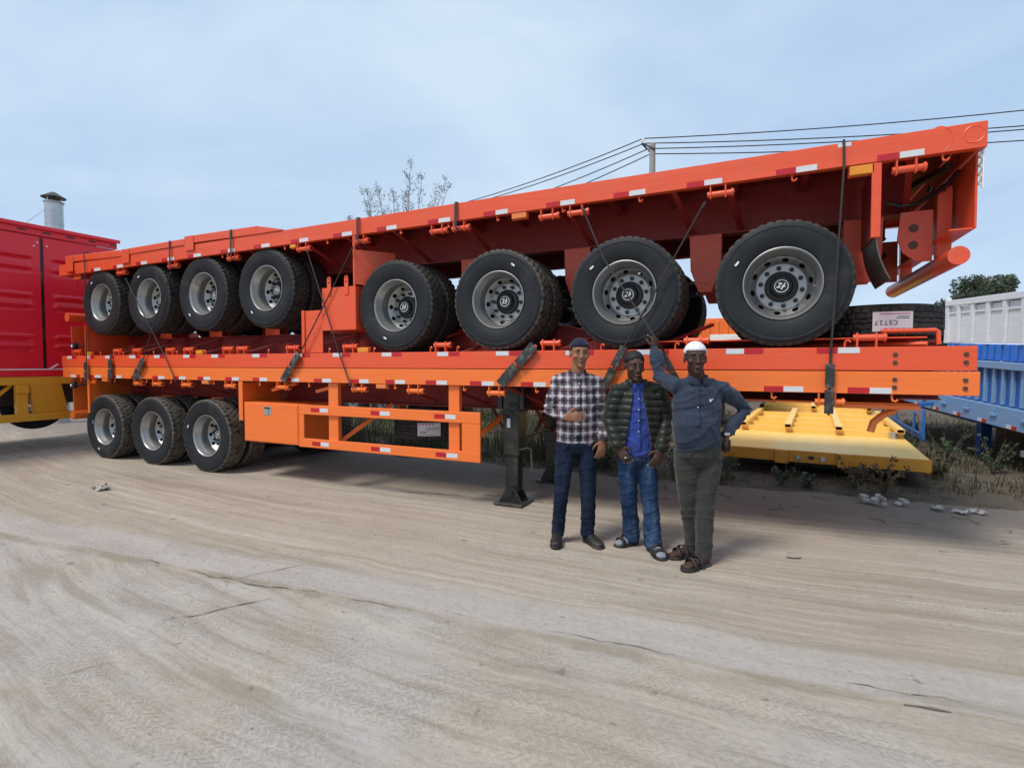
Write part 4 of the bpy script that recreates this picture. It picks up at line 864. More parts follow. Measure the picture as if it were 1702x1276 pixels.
# gate frames lying on it
g = empty('gate_frame', (1.86, 2.90, 0.407), (0, 0, R_(-4.6))); tag(g, 'yellow square tube frame lying on the near half of the yellow bed', 'gate', 'gate frames on the yellow bed')
def tubeb(x0, x1, y0, y1, z0, z1, par):
    m = MB(); w = 0.006
    if (y1 - y0) > (x1 - x0): m.box(x0, x1, y0, y1, z1 - w, z1); m.box(x0, x1, y0, y1, z0, z0 + w); m.box(x0, x0 + w, y0, y1, z0 + w, z1 - w); m.box(x1 - w, x1, y0, y1, z0 + w, z1 - w); m.box(x0 + w, x1 - w, y1 - 0.01, y1 - 0.004, z0 + w, z1 - w)
    else: m.box(x0, x1, y0, y1, z0, z1)
    return m.build('bar', 'yellow', par, bevel=0)
for x in (-2.35, -1.66, -0.93, -0.12): tubeb(x, x + 0.10, 2.0, 5.7, 0.0855, 0.15, g)
for y in (2.15, 2.95, 3.9, 5.2): tubeb(-2.44, -0.02, y, y + 0.07, 0.0, 0.085, g)
g2 = empty('gate_frame', (1.86, 2.90, 0.407), (0, 0, R_(-4.6))); tag(g2, 'yellow tube frame stacked at the far end of the yellow bed', 'gate', 'gate frames on the yellow bed')
for y in (6.6, 7.3, 8.3, 9.6, 10.9): tubeb(-2.44, -0.1, y, y + 0.09, 0.0, 0.09, g2)
for x in (-2.4, -1.3, -0.2): tubeb(x, x + 0.10, 6.4, 11.1, 0.0905, 0.16, g2)
for y in (9.4, 11.0): tubeb(-2.40, -0.10, y, y + 0.3, 0.1605, 0.24, g2)
m = MB(); m.tube([(-0.35, 8.3, 0.1), (-0.5, 8.5, 0.3), (-0.85, 8.6, 0.38), (-1.1, 8.5, 0.2)], 0.04, 8); m.build('hoop', 'yellow', g2)

# ------------------------------------------------------------ blue and white side-wall trailers (right), nose lowered
D = Vector((-0.158, 0.987, 0)); ang = math.atan2(-D.x, D.y)
bt = empty('sidewall_trailer', (3.15, 4.29, 0), (R_(2.6), 0, ang)); tag(bt, 'blue trailer with slatted sides and pale rail standing in the weeds at the right', 'trailer')
wt = empty('dump_box', (3.15, 4.29, 0), (R_(2.6), 0, ang)); tag(wt, 'white ribbed steel body with bright blue skirt standing on the blue trailer', 'truck body')
# local: x away from the yard (depth), y along, z up
def pp(root, name, boxes, mat, bevel=0.005):
    m = MB()
    for q in boxes: m.box(*q)
    return m.build(name, mat, root, bevel=bevel)
y0, y1 = -3.2, 2.2
pp(wt, 'side_panel', [(0.03, 0.06, y0, y1, 1.83, 2.42)], 'white_paint'); pp(wt, 'top_rail', [(-0.02, 0.07, y0, y1, 2.44, 2.53)], 'white_paint'); pp(wt, 'corner_post', [(-0.01, 0.09, y1 - 0.09, y1 + 0.01, 1.82, 2.435)], 'white_paint')
pp(wt, 'corner_lug', [(-0.02, 0.06, y1 - 0.03, y1 + 0.03, 2.531, 2.58)], 'white_paint')
for k in range(13):
    y = y1 - 0.44 - 0.41 * k
    if y > y0: pp(wt, 'rib', [(-0.012, 0.029, y, y + 0.085, 1.83, 2.43)], 'white_paint'); pp(wt, 'ledge', [(0.012, 0.029, y + 0.09, y + 0.40, 2.30, 2.33)], 'white_paint')
pp(wt, 'far_wall', [(2.3, 2.36, y0, y1, 1.6, 2.5)], 'white_paint'); pp(wt, 'end_wall', [(0.10, 2.28, y1 - 0.06, y1, 1.6, 2.45)], 'white_paint')
pp(wt, 'skirt', [(0.02, 0.05, y0, y1 - 0.05, 1.58, 1.815)], 'blue_bright'); pp(wt, 'floor', [(0.06, 2.3, y0, y1 - 0.07, 1.6, 1.66)], 'white_paint')
for k in range(30):
    y = y1 - 0.15 - 0.18 * k
    if y > y0: pp(wt, 'skirt_rib', [(0.004, 0.0195, y, y + 0.055, 1.60, 1.80)], 'blue_bright', 0.003)
y1b = 6.6
pp(bt, 'top_rail', [(-0.06, 0.06, y0, y1b, 1.47, 1.57)], 'greyblue'); pp(bt, 'side_sheet', [(0.02, 0.04, y0, y1b, 0.95, 1.468)], 'blue')
for k in range(46):
    y = y1b - 0.12 - 0.215 * k
    if y > y0: pp(bt, 'slat', [(-0.02, 0.0195, y, y + 0.055, 0.97, 1.468)], 'greyblue', 0.003)
pp(bt, 'side_rail', [(-0.05, 0.06, y0, y1b, 0.66, 0.945)], 'greyblue'); pp(bt, 'bed', [(0.062, 2.4, y0, y1b, 0.80, 0.94)], 'blue'); pp(bt, 'dark_underbody', [(0.5, 2.2, 0.2, 1.6, 0.1, 0.79)], 'black_paint'); pp(bt, 'support_leg', [(0.45, 0.6, 1.9, 2.05, -0.12, 0.79)], 'blue'); pp(bt, 'chassis_beam', [(0.7, 0.85, y0, y1b, 0.4, 0.798)], 'blue'); pp(bt, 'chassis_beam', [(1.6, 1.75, y0, y1b, 0.4, 0.798)], 'blue')  # black block under the bed is added to keep the open underside dark
for k in range(14):
    y = y1b - 0.5 - 0.7 * k
    pp(bt, 'hinge', [(-0.08, -0.051, y, y + 0.14, 0.80, 0.835), (-0.065, -0.051, y + 0.05, y + 0.09, 0.836, 0.90)], 'greyblue', 0.003)
    pp(bt, 'red_tape', [(-0.054, -0.0505, y + 0.25, y + 0.36, 0.67, 0.72)], 'red_tape', 0); pp(bt, 'white_tape', [(-0.054, -0.0505, y + 0.362, y + 0.47, 0.67, 0.72)], 'white_tape', 0)
inv = Matrix.LocRotScale(bt.location, bt.rotation_euler, None).inverted(); GN, GF = Vector((2.30, 5.2, 0)), Vector((2.55, 9.8, 0))
def gp(name, t0, t1, za, zb, w=0.035):
    m = MB(); p, q = GN.lerp(GF, t0), GN.lerp(GF, t1); dv = (GF - GN).normalized(); sv = Vector((-dv.y, dv.x, 0)) * w / 2
    m.hexa([inv @ (a + b_ + Vector((0, 0, z))) for z in (za, zb) for a, b_ in ((p, -sv), (q, -sv), (q, sv), (p, sv))]); return m.build(name, 'blue', bt, bevel=0.004)
gp('guard_rail', 0.055, 1, 0.75, 0.85); gp('guard_rail', 0.055, 1, 0.36, 0.46); gp('guard_end', 0.0, 0.054, 0.36, 0.85, 0.04)
for t_ in (0.16, 0.55, 0.95): gp('guard_post', t_, t_ + 0.022, 0.461, 0.749, 0.03)
m = MB(); m.bar(inv @ (GN.lerp(GF, 0.3) + Vector((0, 0, 0.80))), inv @ (GN.lerp(GF, 0.3) + Vector((0.75, 0, 0.95))), 0.06, 0.06); m.build('guard_arm', 'blue', bt)
for y in (-0.7, -2.0):
    w = wheel(bt, 0.55, y, 0.22, None, False, 'tyre', True); w.rotation_euler = (0, 0, R_(-90))
    w = wheel(bt, 1.9, y, 0.22, None, False, 'tyre', False); w.rotation_euler = (0, 0, R_(90))
m = MB(); m.tube([(-0.05, -0.2, 0.64), (-0.06, -0.2, 0.42)], 0.02, 8); m.lathe([(0, 0.36), (0.06, 0.37), (0.06, 0.44), (0, 0.45)], 14, 'z', c=(-0.06, -0.2, 0)); m.build('drain_valve', 'galv', bt)

# ------------------------------------------------------------ things seen in the gaps behind the stack
root = empty('parked_trailer', (-3.2, 8.2, 0)); tag(root, 'orange ribbed box behind the stack, glimpsed between the big wheels, with a white number plate', 'trailer')
m = MB(); m.box(0, 3.5, 0.03, 2.4, 0.9, 2.62); m.build('body', 'orange', root, bevel=0.01)
for k in range(18):
    m = MB(); m.box(0.05 + 0.195 * k, 0.15 + 0.195 * k, 0.0, 0.029, 1.0, 2.55); m.build('rib', 'orange', root, bevel=0.008)
m = MB(); m.box(2.1, 3.45, -0.03, -0.005, 2.0, 2.24); o = m.build('number_plate', 'white', root, bevel=0.003)
text('lettering', '1102201010 W', 0.12, 'red_print', o, (2.78, -0.032, 2.08), (R_(90), 0, 0)); text('lettering', '-- -- -- -- --', 0.09, 'red_print', o, (2.78, -0.032, 2.18), (R_(90), 0, 0))
m = MB(); m.box(0, 3.5, 0.1, 2.3, 0.7, 0.9); m.build('chassis', 'dark_steel', root)
for x in (0.6, 1.9):
    wheel(root, x, 0.3, 0.5, None, False, 'tyre', False)
root = empty('parked_trailer', (-13, 7.0, 0)); tag(root, 'rusty red trailer chassis far behind the side guard', 'trailer')
m = MB(); m.box(0, 9.3, 0, 0.12, 0.55, 0.80); m.box(0, 9.3, 1.8, 1.92, 0.55, 0.80); m.build('chassis_beam', 'rust', root)
m = MB()
for k in range(8): m.box(0.4 + 1.2 * k, 0.5 + 1.2 * k, 0.121, 1.799, 0.6, 0.75)
m.build('cross_member', 'rust', root)
for x in (1.0, 2.3, 3.6): wheel(root, x, -0.1, 0.5, None, False, 'tyre', False)
m = MB(); m.box(8.2, 8.35, 0.2, 0.35, 0.06, 0.549); m.build('support_leg', 'dark_steel', root)
root = empty('parked_trailer', (-13.5, 16.2, 0)); tag(root, 'pale and blue trailer far behind the black support legs', 'trailer')
m = MB(); m.box(0, 12.5, 0, 2.4, 1.15, 1.75); m.build('body', 'white_paint', root, bevel=0.01)
m = MB(); m.box(0.1, 12.4, 0.1, 2.3, 0.62, 1.149); m.build('chassis', 'blue', root, bevel=0.01)
for x in (2, 3.3, 9.5): wheel(root, x, 0.05, 0.5, None, False, 'tyre', False)

# ------------------------------------------------------------ pole and wires
pole = empty('utility_pole', (-3.72, 14.9, 0)); tag(pole, 'concrete utility pole rising behind the top deck', 'pole')
m = MB(); m.lathe([(0, 0), (0.15, 0), (0.105, 9.55), (0, 9.55)], 20, 'z'); m.build('post', 'concrete_post', pole)
m = MB(); m.bar((-0.35, -0.02, 9.62), (0.1, -0.12, 9.3), 0.06, 0.06); m.bar((-0.4, 0, 9.64), (-0.05, 0.1, 9.25), 0.05, 0.05); m.build('bracket', 'dark_steel', pole)
for q in ((-0.34, 0, 9.75), (-0.30, 0, 9.62), (-0.15, 0.05, 9.40), (-0.08, 0.05, 9.22)):
    m = MB(); m.lathe([(0, -0.05), (0.04, -0.05), (0.05, 0), (0.03, 0.06), (0, 0.08)], 10, 'z', c=q); m.build('insulator', 'white', pole)
ends = [((-0.34, 0, 9.80), (-16.0, 18.6, 9.55), (12.6, 20.3, 10.4)), ((-0.30, 0, 9.62), (-16.0, 18.7, 9.45), (12.6, 20.3, 9.75)), ((-0.15, 0.05, 9.42), (-16.0, 18.9, 8.75), (12.6, 20.4, 9.70)), ((-0.08, 0.05, 9.22), (-16.0, 19.1, 8.2), (12.6, 20.5, 9.3))]
for i, (c, l, r) in enumerate(ends):
    c = Vector(c) + pole.location; l = Vector(l); r = Vector(r); pts = []
    for k in range(15): t = k / 14; p = l.lerp(c, t); p.z -= 0.9 * t * (1 - t); pts.append(p)
    for k in range(1, 15): t = k / 14; p = c.lerp(r, t); p.z -= 0.8 * t * (1 - t); pts.append(p)
    m = MB(); m.tube(pts, 0.020, 5); o = m.build('power_line', 'cable'); tag(o, ['thin dark power line, topmost of the four above the stack', 'thin dark power line, second from the top of the four', 'thin dark power line, third from the top of the four', 'thin dark power line, lowest of the four above the stack'][i], 'wire', 'power lines')

# ------------------------------------------------------------ trees
def quads(name, centers, size, cols, parent, seed, up=0.0, aspect=0.55, mat='leaf'):
    r = np.random.default_rng(seed); n = len(centers)
    d = r.normal(size=(n, 3)); d[:, 2] += up; d /= np.linalg.norm(d, axis=1)[:, None]; e = r.normal(size=(n, 3)); e -= d * (e * d).sum(1)[:, None]; e /= np.linalg.norm(e, axis=1)[:, None]
    s = size * r.uniform(0.6, 1.3, (n, 1)); a = d * s; bb = e * s * aspect
    co = np.stack([centers - a, centers + bb, centers + a, centers - bb], 1).reshape(-1, 3); f = np.arange(4 * n).reshape(n, 4)
    me = fast_mesh(name, co, f, mat); vcol(me, np.repeat(cols, 4, axis=0)); return link(name, me, parent)
def tree(base, H, rad, n, col, label, seed, cat='tree', size=0.16, name='leafy_tree', lobes=30, z_lo=0.3, group='trees at the edge of the yard'):
    r = np.random.default_rng(seed); root = empty(name, base); tag(root, label, cat, group)
    m = MB(); m.tube([(0, 0, -0.1), (0.05, 0.02, H * 0.3), (-0.04, 0.05, H * 0.6), (0.02, 0, H * 0.85)], [0.035 * H * 0.6, 0.03 * H * 0.55, 0.02 * H * 0.5, 0.008 * H], 8)
    cs = []
    for k in range(lobes):
        a = r.uniform(0, 6.28); h = r.uniform(z_lo, 0.93); w = rad * math.sqrt(max(0.05, 1 - ((h - 0.55) / 0.5) ** 2)); q = r.uniform(0.15, 0.85) * w
        c = np.array([q * math.cos(a), q * math.sin(a), h * H]); cs.append((c, r.uniform(0.18, 0.36) * rad))
        m.tube([(0, 0, max(0.1, h - 0.25) * H), tuple(c)], [0.05, 0.015], 5)
    m.build('trunk', 'bark', root)
    P = []; Cc = []
    for c, R0 in cs:
        k = n // lobes; d = r.normal(size=(k, 3)); d /= np.linalg.norm(d, axis=1)[:, None]; rr = R0 * r.uniform(0.2, 1.35, (k, 1)) ** 0.8
        P.append(c + d * rr * np.array([1, 1, 0.85])); Cc.append(np.array(col) * r.uniform(0.65, 1.35) * r.uniform(0.6, 1.5, (k, 1)) * np.array([1 + 0.25 * r.uniform(-1, 1), 1, 1]))
    quads('crown', np.concatenate(P), size, np.concatenate(Cc), root, seed)
    return root
tree((12.4, 36.3, 0), 6.9, 2.1, 24000, (0.075, 0.098, 0.062), 'tallest green tree behind the white ribbed body at the right', 5, lobes=34, size=0.10)
tree((10.4, 34.2, 0), 5.7, 1.8, 18000, (0.078, 0.100, 0.064), 'shorter round green tree above the far corner of the white ribbed body', 6, lobes=34, size=0.10)
tree((9.15, 32.5, 0), 4.9, 2.0, 12000, (0.034, 0.052, 0.030), 'low dark tree in the gap between spare tyre and white ribbed body', 7, lobes=18, size=0.15, z_lo=0.1)
tree((7.9, 32.0, 0), 3.3, 2.0, 6000, (0.032, 0.050, 0.026), 'low dark bush tree just behind the spare tyre', 8, lobes=16, size=0.14, z_lo=0.08)
# feathery pale shoots
def feather(base, shoots, seed, label):
    r = np.random.default_rng(seed); root = empty('slender_tree', base); tag(root, label, 'tree'); m = MB(); tips = []; tw = MB()
    m.tube([(0, 0, 0), (0.1, 0, 3.0), (0, 0.1, 5.5)], [0.13, 0.10, 0.06], 8)
    for (dx, dz) in shoots:
        p0 = Vector((dx * 0.3, 0, 5.2)); p1 = Vector((dx, r.uniform(-0.6, 0.6), dz)); m.tube([(0, 0.1, 5.2), p0, p0.lerp(p1, 0.5) + Vector((dx * 0.1, 0, 0.1)), p1], [0.05, 0.035, 0.018, 0.005], 5)
        for k in range(20):
            t = r.uniform(0.25, 1.0); p = p0.lerp(p1, t); a = r.uniform(0, 6.28); l = 0.55 * (1.12 - t) + 0.10; q = p + Vector((math.cos(a) * l * 0.75, math.sin(a) * l * 0.75, l * 1.1))
            tw.tube([p, p.lerp(q, 0.5) + Vector((math.cos(a) * 0.06, math.sin(a) * 0.06, -0.02)), q], [0.007, 0.005, 0.003], 4, cap=False)
            for _ in range(16):
                u = r.uniform(0.2, 1.05); tips.append(np.array(p.lerp(q, u)) + r.normal(size=3) * 0.05)
    m.build('trunk', 'twig', root); tw.build('twigs', 'twig', root, recalc=False)
    tips = np.array(tips); c = np.array((0.20, 0.215, 0.21)) * r.uniform(0.7, 1.35, (len(tips), 1)); quads('leaves', tips, 0.050, c, root, seed, aspect=0.26)
feather((-13.36, 12.4, 0), [(-2.9, 7.9), (-2.75, 7.5), (-1.75, 8.95), (-1.2, 8.5), (-0.55, 8.6), (0.1, 8.55), (0.55, 8.3), (1.0, 9.25), (1.6, 8.7), (2.1, 8.75), (2.5, 8.3)], 9, 'slender pale tree with feathery shoots above the top deck')
P = []; r = np.random.default_rng(12)
for k in range(420):
    x = r.uniform(-120, 140); h = 3.5 + 3.0 * r.random(); nn = 60
    P.append(np.array([x, 85 + r.uniform(-6, 6), 0]) + r.normal(size=(nn, 3)) * np.array([1.8, 1.2, h * 0.25]) + np.array([0, 0, h * 0.45]))
P = np.concatenate(P); cc = np.array((0.045, 0.062, 0.045)) * r.uniform(0.6, 1.4, (len(P), 1))
o = quads('treeline', P, 0.55, cc, None, 12); tag(o, kind='stuff')

# ------------------------------------------------------------ grass, weeds, rubble
def blades(name, n, xr, yr_, hfun, col, seed, reject=None, width=0.008):
    r = np.random.default_rng(seed); x = r.uniform(*xr, n); u = r.random(n) ** 1.6; y = yr_[0] + (yr_[1] - yr_[0]) * u
    z = vz(x, y); dens = fnoise(x * 1.6 + 60, y * 1.6 + 60, seed + 1, 3); keep = (z > 0.004) & (dens > 0.40)
    for (xa, xb, ya, yb_) in (reject or []): keep &= ~((x > xa) & (x < xb) & (y > ya) & (y < yb_))
    x, y, z, dens = x[keep], y[keep], z[keep], dens[keep]; n = len(x); h = hfun(r, n) * (0.35 + 1.9 * np.clip(dens - 0.38, 0, 0.35) / 0.35)
    a = r.uniform(0, 6.28, n); ln = r.uniform(0.1, 0.7, n) * h; w = width * r.uniform(0.6, 1.5, n); dx, dy = np.cos(a), np.sin(a)
    p = np.stack([x, y, z - 0.01], -1); side = np.stack([-dy, dx, 0 * dx], -1) * w[:, None]
    mid = p + np.stack([dx * ln * 0.35, dy * ln * 0.35, h * 0.6], -1); tip = p + np.stack([dx * ln, dy * ln, h], -1)
    co = np.stack([p - side, p + side, mid + side * 0.7, mid - side * 0.7, tip, tip + side * 0.05], 1).reshape(-1, 3); k = np.arange(n)[:, None] * 6
    f = np.concatenate([k + np.array([[0, 1, 2, 3]]), k + np.array([[3, 2, 5, 4]])]); me = fast_mesh(name, co, f, 'grass')
    mixv = r.random((n, 1)); c = np.array(col[0]) * mixv + np.array(col[1]) * (1 - mixv); c = c * r.uniform(0.6, 1.3, (n, 1)); vcol(me, np.repeat(c, 6, axis=0))
    return tag(link(name, me), kind='stuff')
RJ = [(-0.75, 1.95, 2.86, 14.6)]
blades('grass', 80000, (-12.0, 9), (2.0, 14), lambda r, n: r.uniform(0.02, 0.085, n), ((0.095, 0.100, 0.045), (0.20, 0.155, 0.095)), 21, RJ, 0.006)
blades('tall_grass', 3600, (-6.0, 8), (2.6, 12), lambda r, n: r.uniform(0.08, 0.26, n), ((0.08, 0.10, 0.04), (0.18, 0.14, 0.08)), 25, RJ, 0.005)
blades('tall_grass', 14000, (-13.0, -1.5), (2.6, 9), lambda r, n: r.uniform(0.10, 0.30, n), ((0.055, 0.080, 0.032), (0.11, 0.11, 0.055)), 29, RJ, 0.006)
def weed(x, y, h, n, col, label, seed):
    r = np.random.default_rng(seed); z = float(vz(np.array([x]), np.array([y]))[0]); root = empty('weed', (x, y, z)); tag(root, label, 'weed', 'weeds along the verge'); m = MB(); L_ = []
    for k in range(n):
        a = r.uniform(0, 6.28); q = r.uniform(0.2, 0.6) * h; tip = Vector((math.cos(a) * q, math.sin(a) * q, h * r.uniform(0.5, 1))); m.tube([(0, 0, -0.02), tip * 0.5 + Vector((0, 0, 0.1 * h)), tip], [0.006, 0.004, 0.002], 4, cap=False)
        for j in range(14): L_.append(np.array(tip) * r.uniform(0.25, 1) + r.normal(size=3) * 0.02)
    m.build('stem', 'bark', root, recalc=False); L_ = np.array(L_); quads('leaf', L_, 0.032, np.array(col) * r.uniform(0.6, 1.4, (len(L_), 1)), root, seed, aspect=0.5)['kind'] = 'stuff'
WL = 'green leafy weed on the verge below the yellow bed'
for i, (x, y, h, n, c, lb) in enumerate([(0.25, 2.55, 0.25, 10, (0.10, 0.13, 0.08), 'pale leafy weed below the connectors of the yellow bed'), (0.55, 2.6, 0.20, 8, (0.12, 0.14, 0.09), 'small grey green weed below the middle of the yellow bed'), (-0.45, 2.6, 0.35, 9, (0.09, 0.11, 0.06), 'weed standing beside the leg of the man in navy'), (1.35, 2.6, 0.5, 10, (0.17, 0.12, 0.06), 'tall dry brown weed before the corner of the yellow bed'), (1.05, 2.62, 0.4, 8, (0.15, 0.12, 0.07), 'dry weed left of the yellow bed corner'), (2.9, 4.4, 0.5, 14, (0.07, 0.10, 0.05), 'green weed beside the wheels of the blue trailer'), (2.55, 5.0, 0.55, 16, (0.08, 0.11, 0.06), 'tall green weed below the blue side guard'), (2.3, 5.8, 0.5, 12, (0.09, 0.11, 0.06), 'bushy weed between yellow bed and blue side guard'), (2.1, 3.6, 0.3, 10, (0.14, 0.12, 0.06), 'brown weed on bare soil right of the yellow bed'), (3.0, 2.9, 0.25, 10, (0.11, 0.12, 0.05), 'yellowish grass weed at the right picture edge'), (-1.6, 2.5, 0.45, 14, (0.09, 0.10, 0.05), 'weed visible between the two left men'), (-0.95, 2.5, 0.5, 14, (0.10, 0.10, 0.06), 'tall weed seen between the jacket and the navy shirt'), (-2.1, 2.6, 0.4, 12, (0.10, 0.12, 0.05), 'grassy weed behind the far support leg'), (-3.2, 2.1, 0.25, 12, (0.15, 0.12, 0.06), 'dry weed growing just left of the near support leg')]): weed(x, y, h, n, c, lb, 60 + i)
def scrap(name, x, y, s, mat, label, cat, seed, z=None, flat=0.03, group=None, n=6):
    r = random.Random(seed); m = MB(); g_ = [[(-s + 2 * s * i / n + r.uniform(-.1, .1) * s, (-s * 0.6 + 1.2 * s * j / n) + r.uniform(-.1, .1) * s, flat * r.random()) for i in range(n + 1)] for j in range(n + 1)]
    vs = [p for row in g_ for p in row]; f = [(j * (n + 1) + i, j * (n + 1) + i + 1, (j + 1) * (n + 1) + i + 1, (j + 1) * (n + 1) + i) for j in range(n) for i in range(n) if r.random() > 0.10]
    m.add(vs, f); zz = float(gz(np.array([x]), np.array([y]))[0]) if z is None else z
    o = m.build(name, mat, None, (x, y, zz + 0.006), (0, 0, r.uniform(0, 3)), recalc=False, flat=True); tag(o, label, cat, group); return o
M['paper'] = plain('grey paper', (0.38, 0.35, 0.31), 0.8, 0, 0.15, 10)
scrap('paper_scrap', -7.44, -1.22, 0.13, 'paper', 'crumpled grey paper lying on the dusty ground below the first wheels', 'paper', 1, flat=0.06)
M['plaster'] = plain('pale rubble', (0.46, 0.45, 0.44), 0.8, 0, 0.3, 10)
for k in range(16):
    x = (0.95, 1.10, 1.15, 1.38)[k // 4] + rng.uniform(0, 0.15); y = 2.1 + (0.0, -0.12, 0.12, 0.0)[k // 4] + rng.uniform(-0.05, 0.05); s = rng.uniform(0.02, 0.06); m = MB(); q = [(math.cos(t) * s * rng.uniform(0.6, 1.1), math.sin(t) * s * rng.uniform(0.4, 0.8)) for t in np.linspace(0, 5.6, 6)]
    m.prism(q, 0, rng.uniform(0.012, 0.03), 'z'); o = m.build('rubble_shard', 'plaster', None, (x, y, 0.025 + 0.012 * (k % 4)), (rng.uniform(-0.3, 0.3), rng.uniform(-0.3, 0.3), rng.uniform(0, 6)), flat=True); tag(o, ('pale plaster shard at the %s of the rubble heap on the verge' % ['left end', 'front', 'back', 'right end'][k // 4]), 'rubble', 'plaster shards at the verge edge')
for k, (x, y) in enumerate([(1.72, 2.02), (2.05, 2.02), (1.9, 1.95), (-1.65, 1.95)]):
    scrap('plastic_scrap', x, y, 0.075, 'plaster', ['torn pale plastic sheet right of the rubble heap', 'torn pale plastic sheet furthest right along the verge', 'torn pale plastic strip nearest the road right of the rubble', 'small white scrap on the verge between the men'][k], 'scrap', 50 + k, 0.02, 0.03, 'plastic scraps along the verge')
M['stone'] = plain('stone', (0.30, 0.265, 0.225), 0.9, 0, 0.3, 10)
o = MB().ball((0, 0, 0.008), (0.06, 0.022, 0.014), 10, 6).build('wood_chip', 'stone', None, (0.26, -0.16, 0.004), (0, 0, 0.3)); tag(o, 'flat brown chip lying alone on the ground right of the sandals', 'debris')
m = MB()
for k in range(360):
    x = rng.uniform(-9, 3.5); y = rng.uniform(-4, 2.2); s = rng.uniform(0.002, 0.008); z = float(gz(np.array([x]), np.array([y]))[0]); m.ball((x, y, z + s * 0.3), (s * 1.3, s, s * 0.7), 6, 4)

tag(m.build('pebbles', 'stone', recalc=False), kind='stuff')
m = MB()
for k in range(160):
    x = rng.uniform(-1.5, 6.0); y = rng.uniform(1.2, 2.4) if k % 2 else rng.uniform(2.2, 4); a = rng.uniform(0, 6.28); l = rng.uniform(0.04, 0.16); z = max(float(gz(np.array([x]), np.array([y]))[0]), float(vz(np.array([x]), np.array([y]))[0])) + 0.006
    m.tube([(x, y, z), (x + math.cos(a) * l, y + math.sin(a) * l, z + 0.012), (x + math.cos(a + 0.4) * l * 2, y + math.sin(a + 0.4) * l * 2, z + 0.002)], [0.004, 0.003, 0.002], 4, cap=False)
tag(m.build('twig_debris', 'bark', recalc=False), kind='stuff')

# ------------------------------------------------------------ people
def cloth(name, col, rough=0.85, weave=900, var=0.18, fold=0.35, fscale=(9, 9, 5)):
    m, t, b = new_mat(name); v = coords(t); n = noise_(t, v, 5, 5, 0.6)
    c = mixc(t, n, tuple(x * (1 - var) for x in col), tuple(min(1, x * (1 + var)) for x in col)); t.links.new(c, b.inputs['Base Color'])
    b.inputs['Roughness'].default_value = rough; b.inputs['Specular IOR Level'].default_value = 0.2; b.inputs['Sheen Weight'].default_value = 0.15
    f = noise_(t, coords(t, scale=fscale, rot=(0.3, 0.5, 0.2)), 1.5, 3, 0.5, 1.2)
    bump(t, b, f, fold, 0.03); return m
def denim(name, col, fade):
    m, t, b = new_mat(name); v = coords(t); n = noise_(t, coords(t, scale=(5, 5, 1.8)), 1.6, 5, 0.6)
    c = mixc(t, smooth(t, n, 0.42, 0.70), col, fade); c = mixc(t, math_(t, 'MULTIPLY', noise_(t, coords(t, scale=(40, 40, 260)), 1, 2), 0.35), c, tuple(x * 0.6 for x in col))
    t.links.new(c, b.inputs['Base Color']); b.inputs['Roughness'].default_value = 0.9; b.inputs['Specular IOR Level'].default_value = 0.15
    bump(t, b, noise_(t, coords(t, scale=(7, 7, 14), rot=(0.2, 0.6, 0)), 1.4, 3, 0.5, 1.5), 0.5, 0.03); return m
def plaid():
    m, t, b = new_mat('plaid shirt cloth'); v = coords(t); s = N(t, 'ShaderNodeSeparateXYZ'); t.links.new(v, s.inputs[0])
    wob = math_(t, 'MULTIPLY', noise_(t, coords(t, scale=(4, 4, 4)), 1, 2), 0.03)
    xx = math_(t, 'ADD', s.outputs[0], wob); zz = math_(t, 'ADD', s.outputs[2], math_(t, 'MULTIPLY', wob, 1.3))
    def band(c, per, off, w): 
        p = math_(t, 'PINGPONG', math_(t, 'ADD', c, off), per / 2); return math_(t, 'SUBTRACT', 1.0, smooth(t, p, w * 0.6, w))
    base = (0.105, 0.088, 0.100)
    c = mixc(t, math_(t, 'MULTIPLY', band(xx, 0.064, 0.0, 0.0105), 0.62), base, (0.50, 0.47, 0.52))
    c = mixc(t, math_(t, 'MULTIPLY', band(zz, 0.078, 0.01, 0.0125), 0.68), c, (0.60, 0.57, 0.60))
    c = mixc(t, math_(t, 'MULTIPLY', band(xx, 0.064, 0.032, 0.010), 0.6), c, (0.018, 0.014, 0.022)); c = mixc(t, math_(t, 'MULTIPLY', band(zz, 0.078, 0.048, 0.012), 0.6), c, (0.020, 0.015, 0.022))
    c = mixc(t, math_(t, 'MULTIPLY', band(xx, 0.128, 0.018, 0.007), 0.5), c, (0.22, 0.11, 0.13)); c = mixc(t, math_(t, 'MULTIPLY', band(zz, 0.156, 0.03, 0.007), 0.5), c, (0.22, 0.11, 0.13))
    t.links.new(c, b.inputs['Base Color']); b.inputs['Roughness'].default_value = 0.9; b.inputs['Specular IOR Level'].default_value = 0.15
    bump(t, b, noise_(t, coords(t, scale=(8, 8, 5), rot=(0.2, 0.5, 0)), 1.5, 3, 0.5, 1.5), 0.5, 0.03); return m
def skin(name, col):
    m, t, b = new_mat(name); v = coords(t); c = mixc(t, noise_(t, v, 14, 4), tuple(x * 0.8 for x in col), tuple(x * 1.2 for x in col)); t.links.new(c, b.inputs['Base Color'])
    b.inputs['Roughness'].default_value = 0.6; b.inputs['Specular IOR Level'].default_value = 0.3; b.inputs['Subsurface Weight'].default_value = 0.08; b.inputs['Subsurface Radius'].default_value = (0.01, 0.004, 0.002); return m
M['skin_a'] = skin('brown skin', (0.27, 0.125, 0.072)); M['skin_b'] = skin('dark brown skin', (0.075, 0.036, 0.024)); M['skin_c'] = skin('deep brown skin', (0.062, 0.031, 0.022))
M['plaid'] = plaid(); M['jeans_dark'] = denim('dark denim', (0.010, 0.016, 0.036), (0.022, 0.036, 0.066)); M['jeans_blue'] = denim('faded denim', (0.014, 0.032, 0.082), (0.060, 0.110, 0.195))
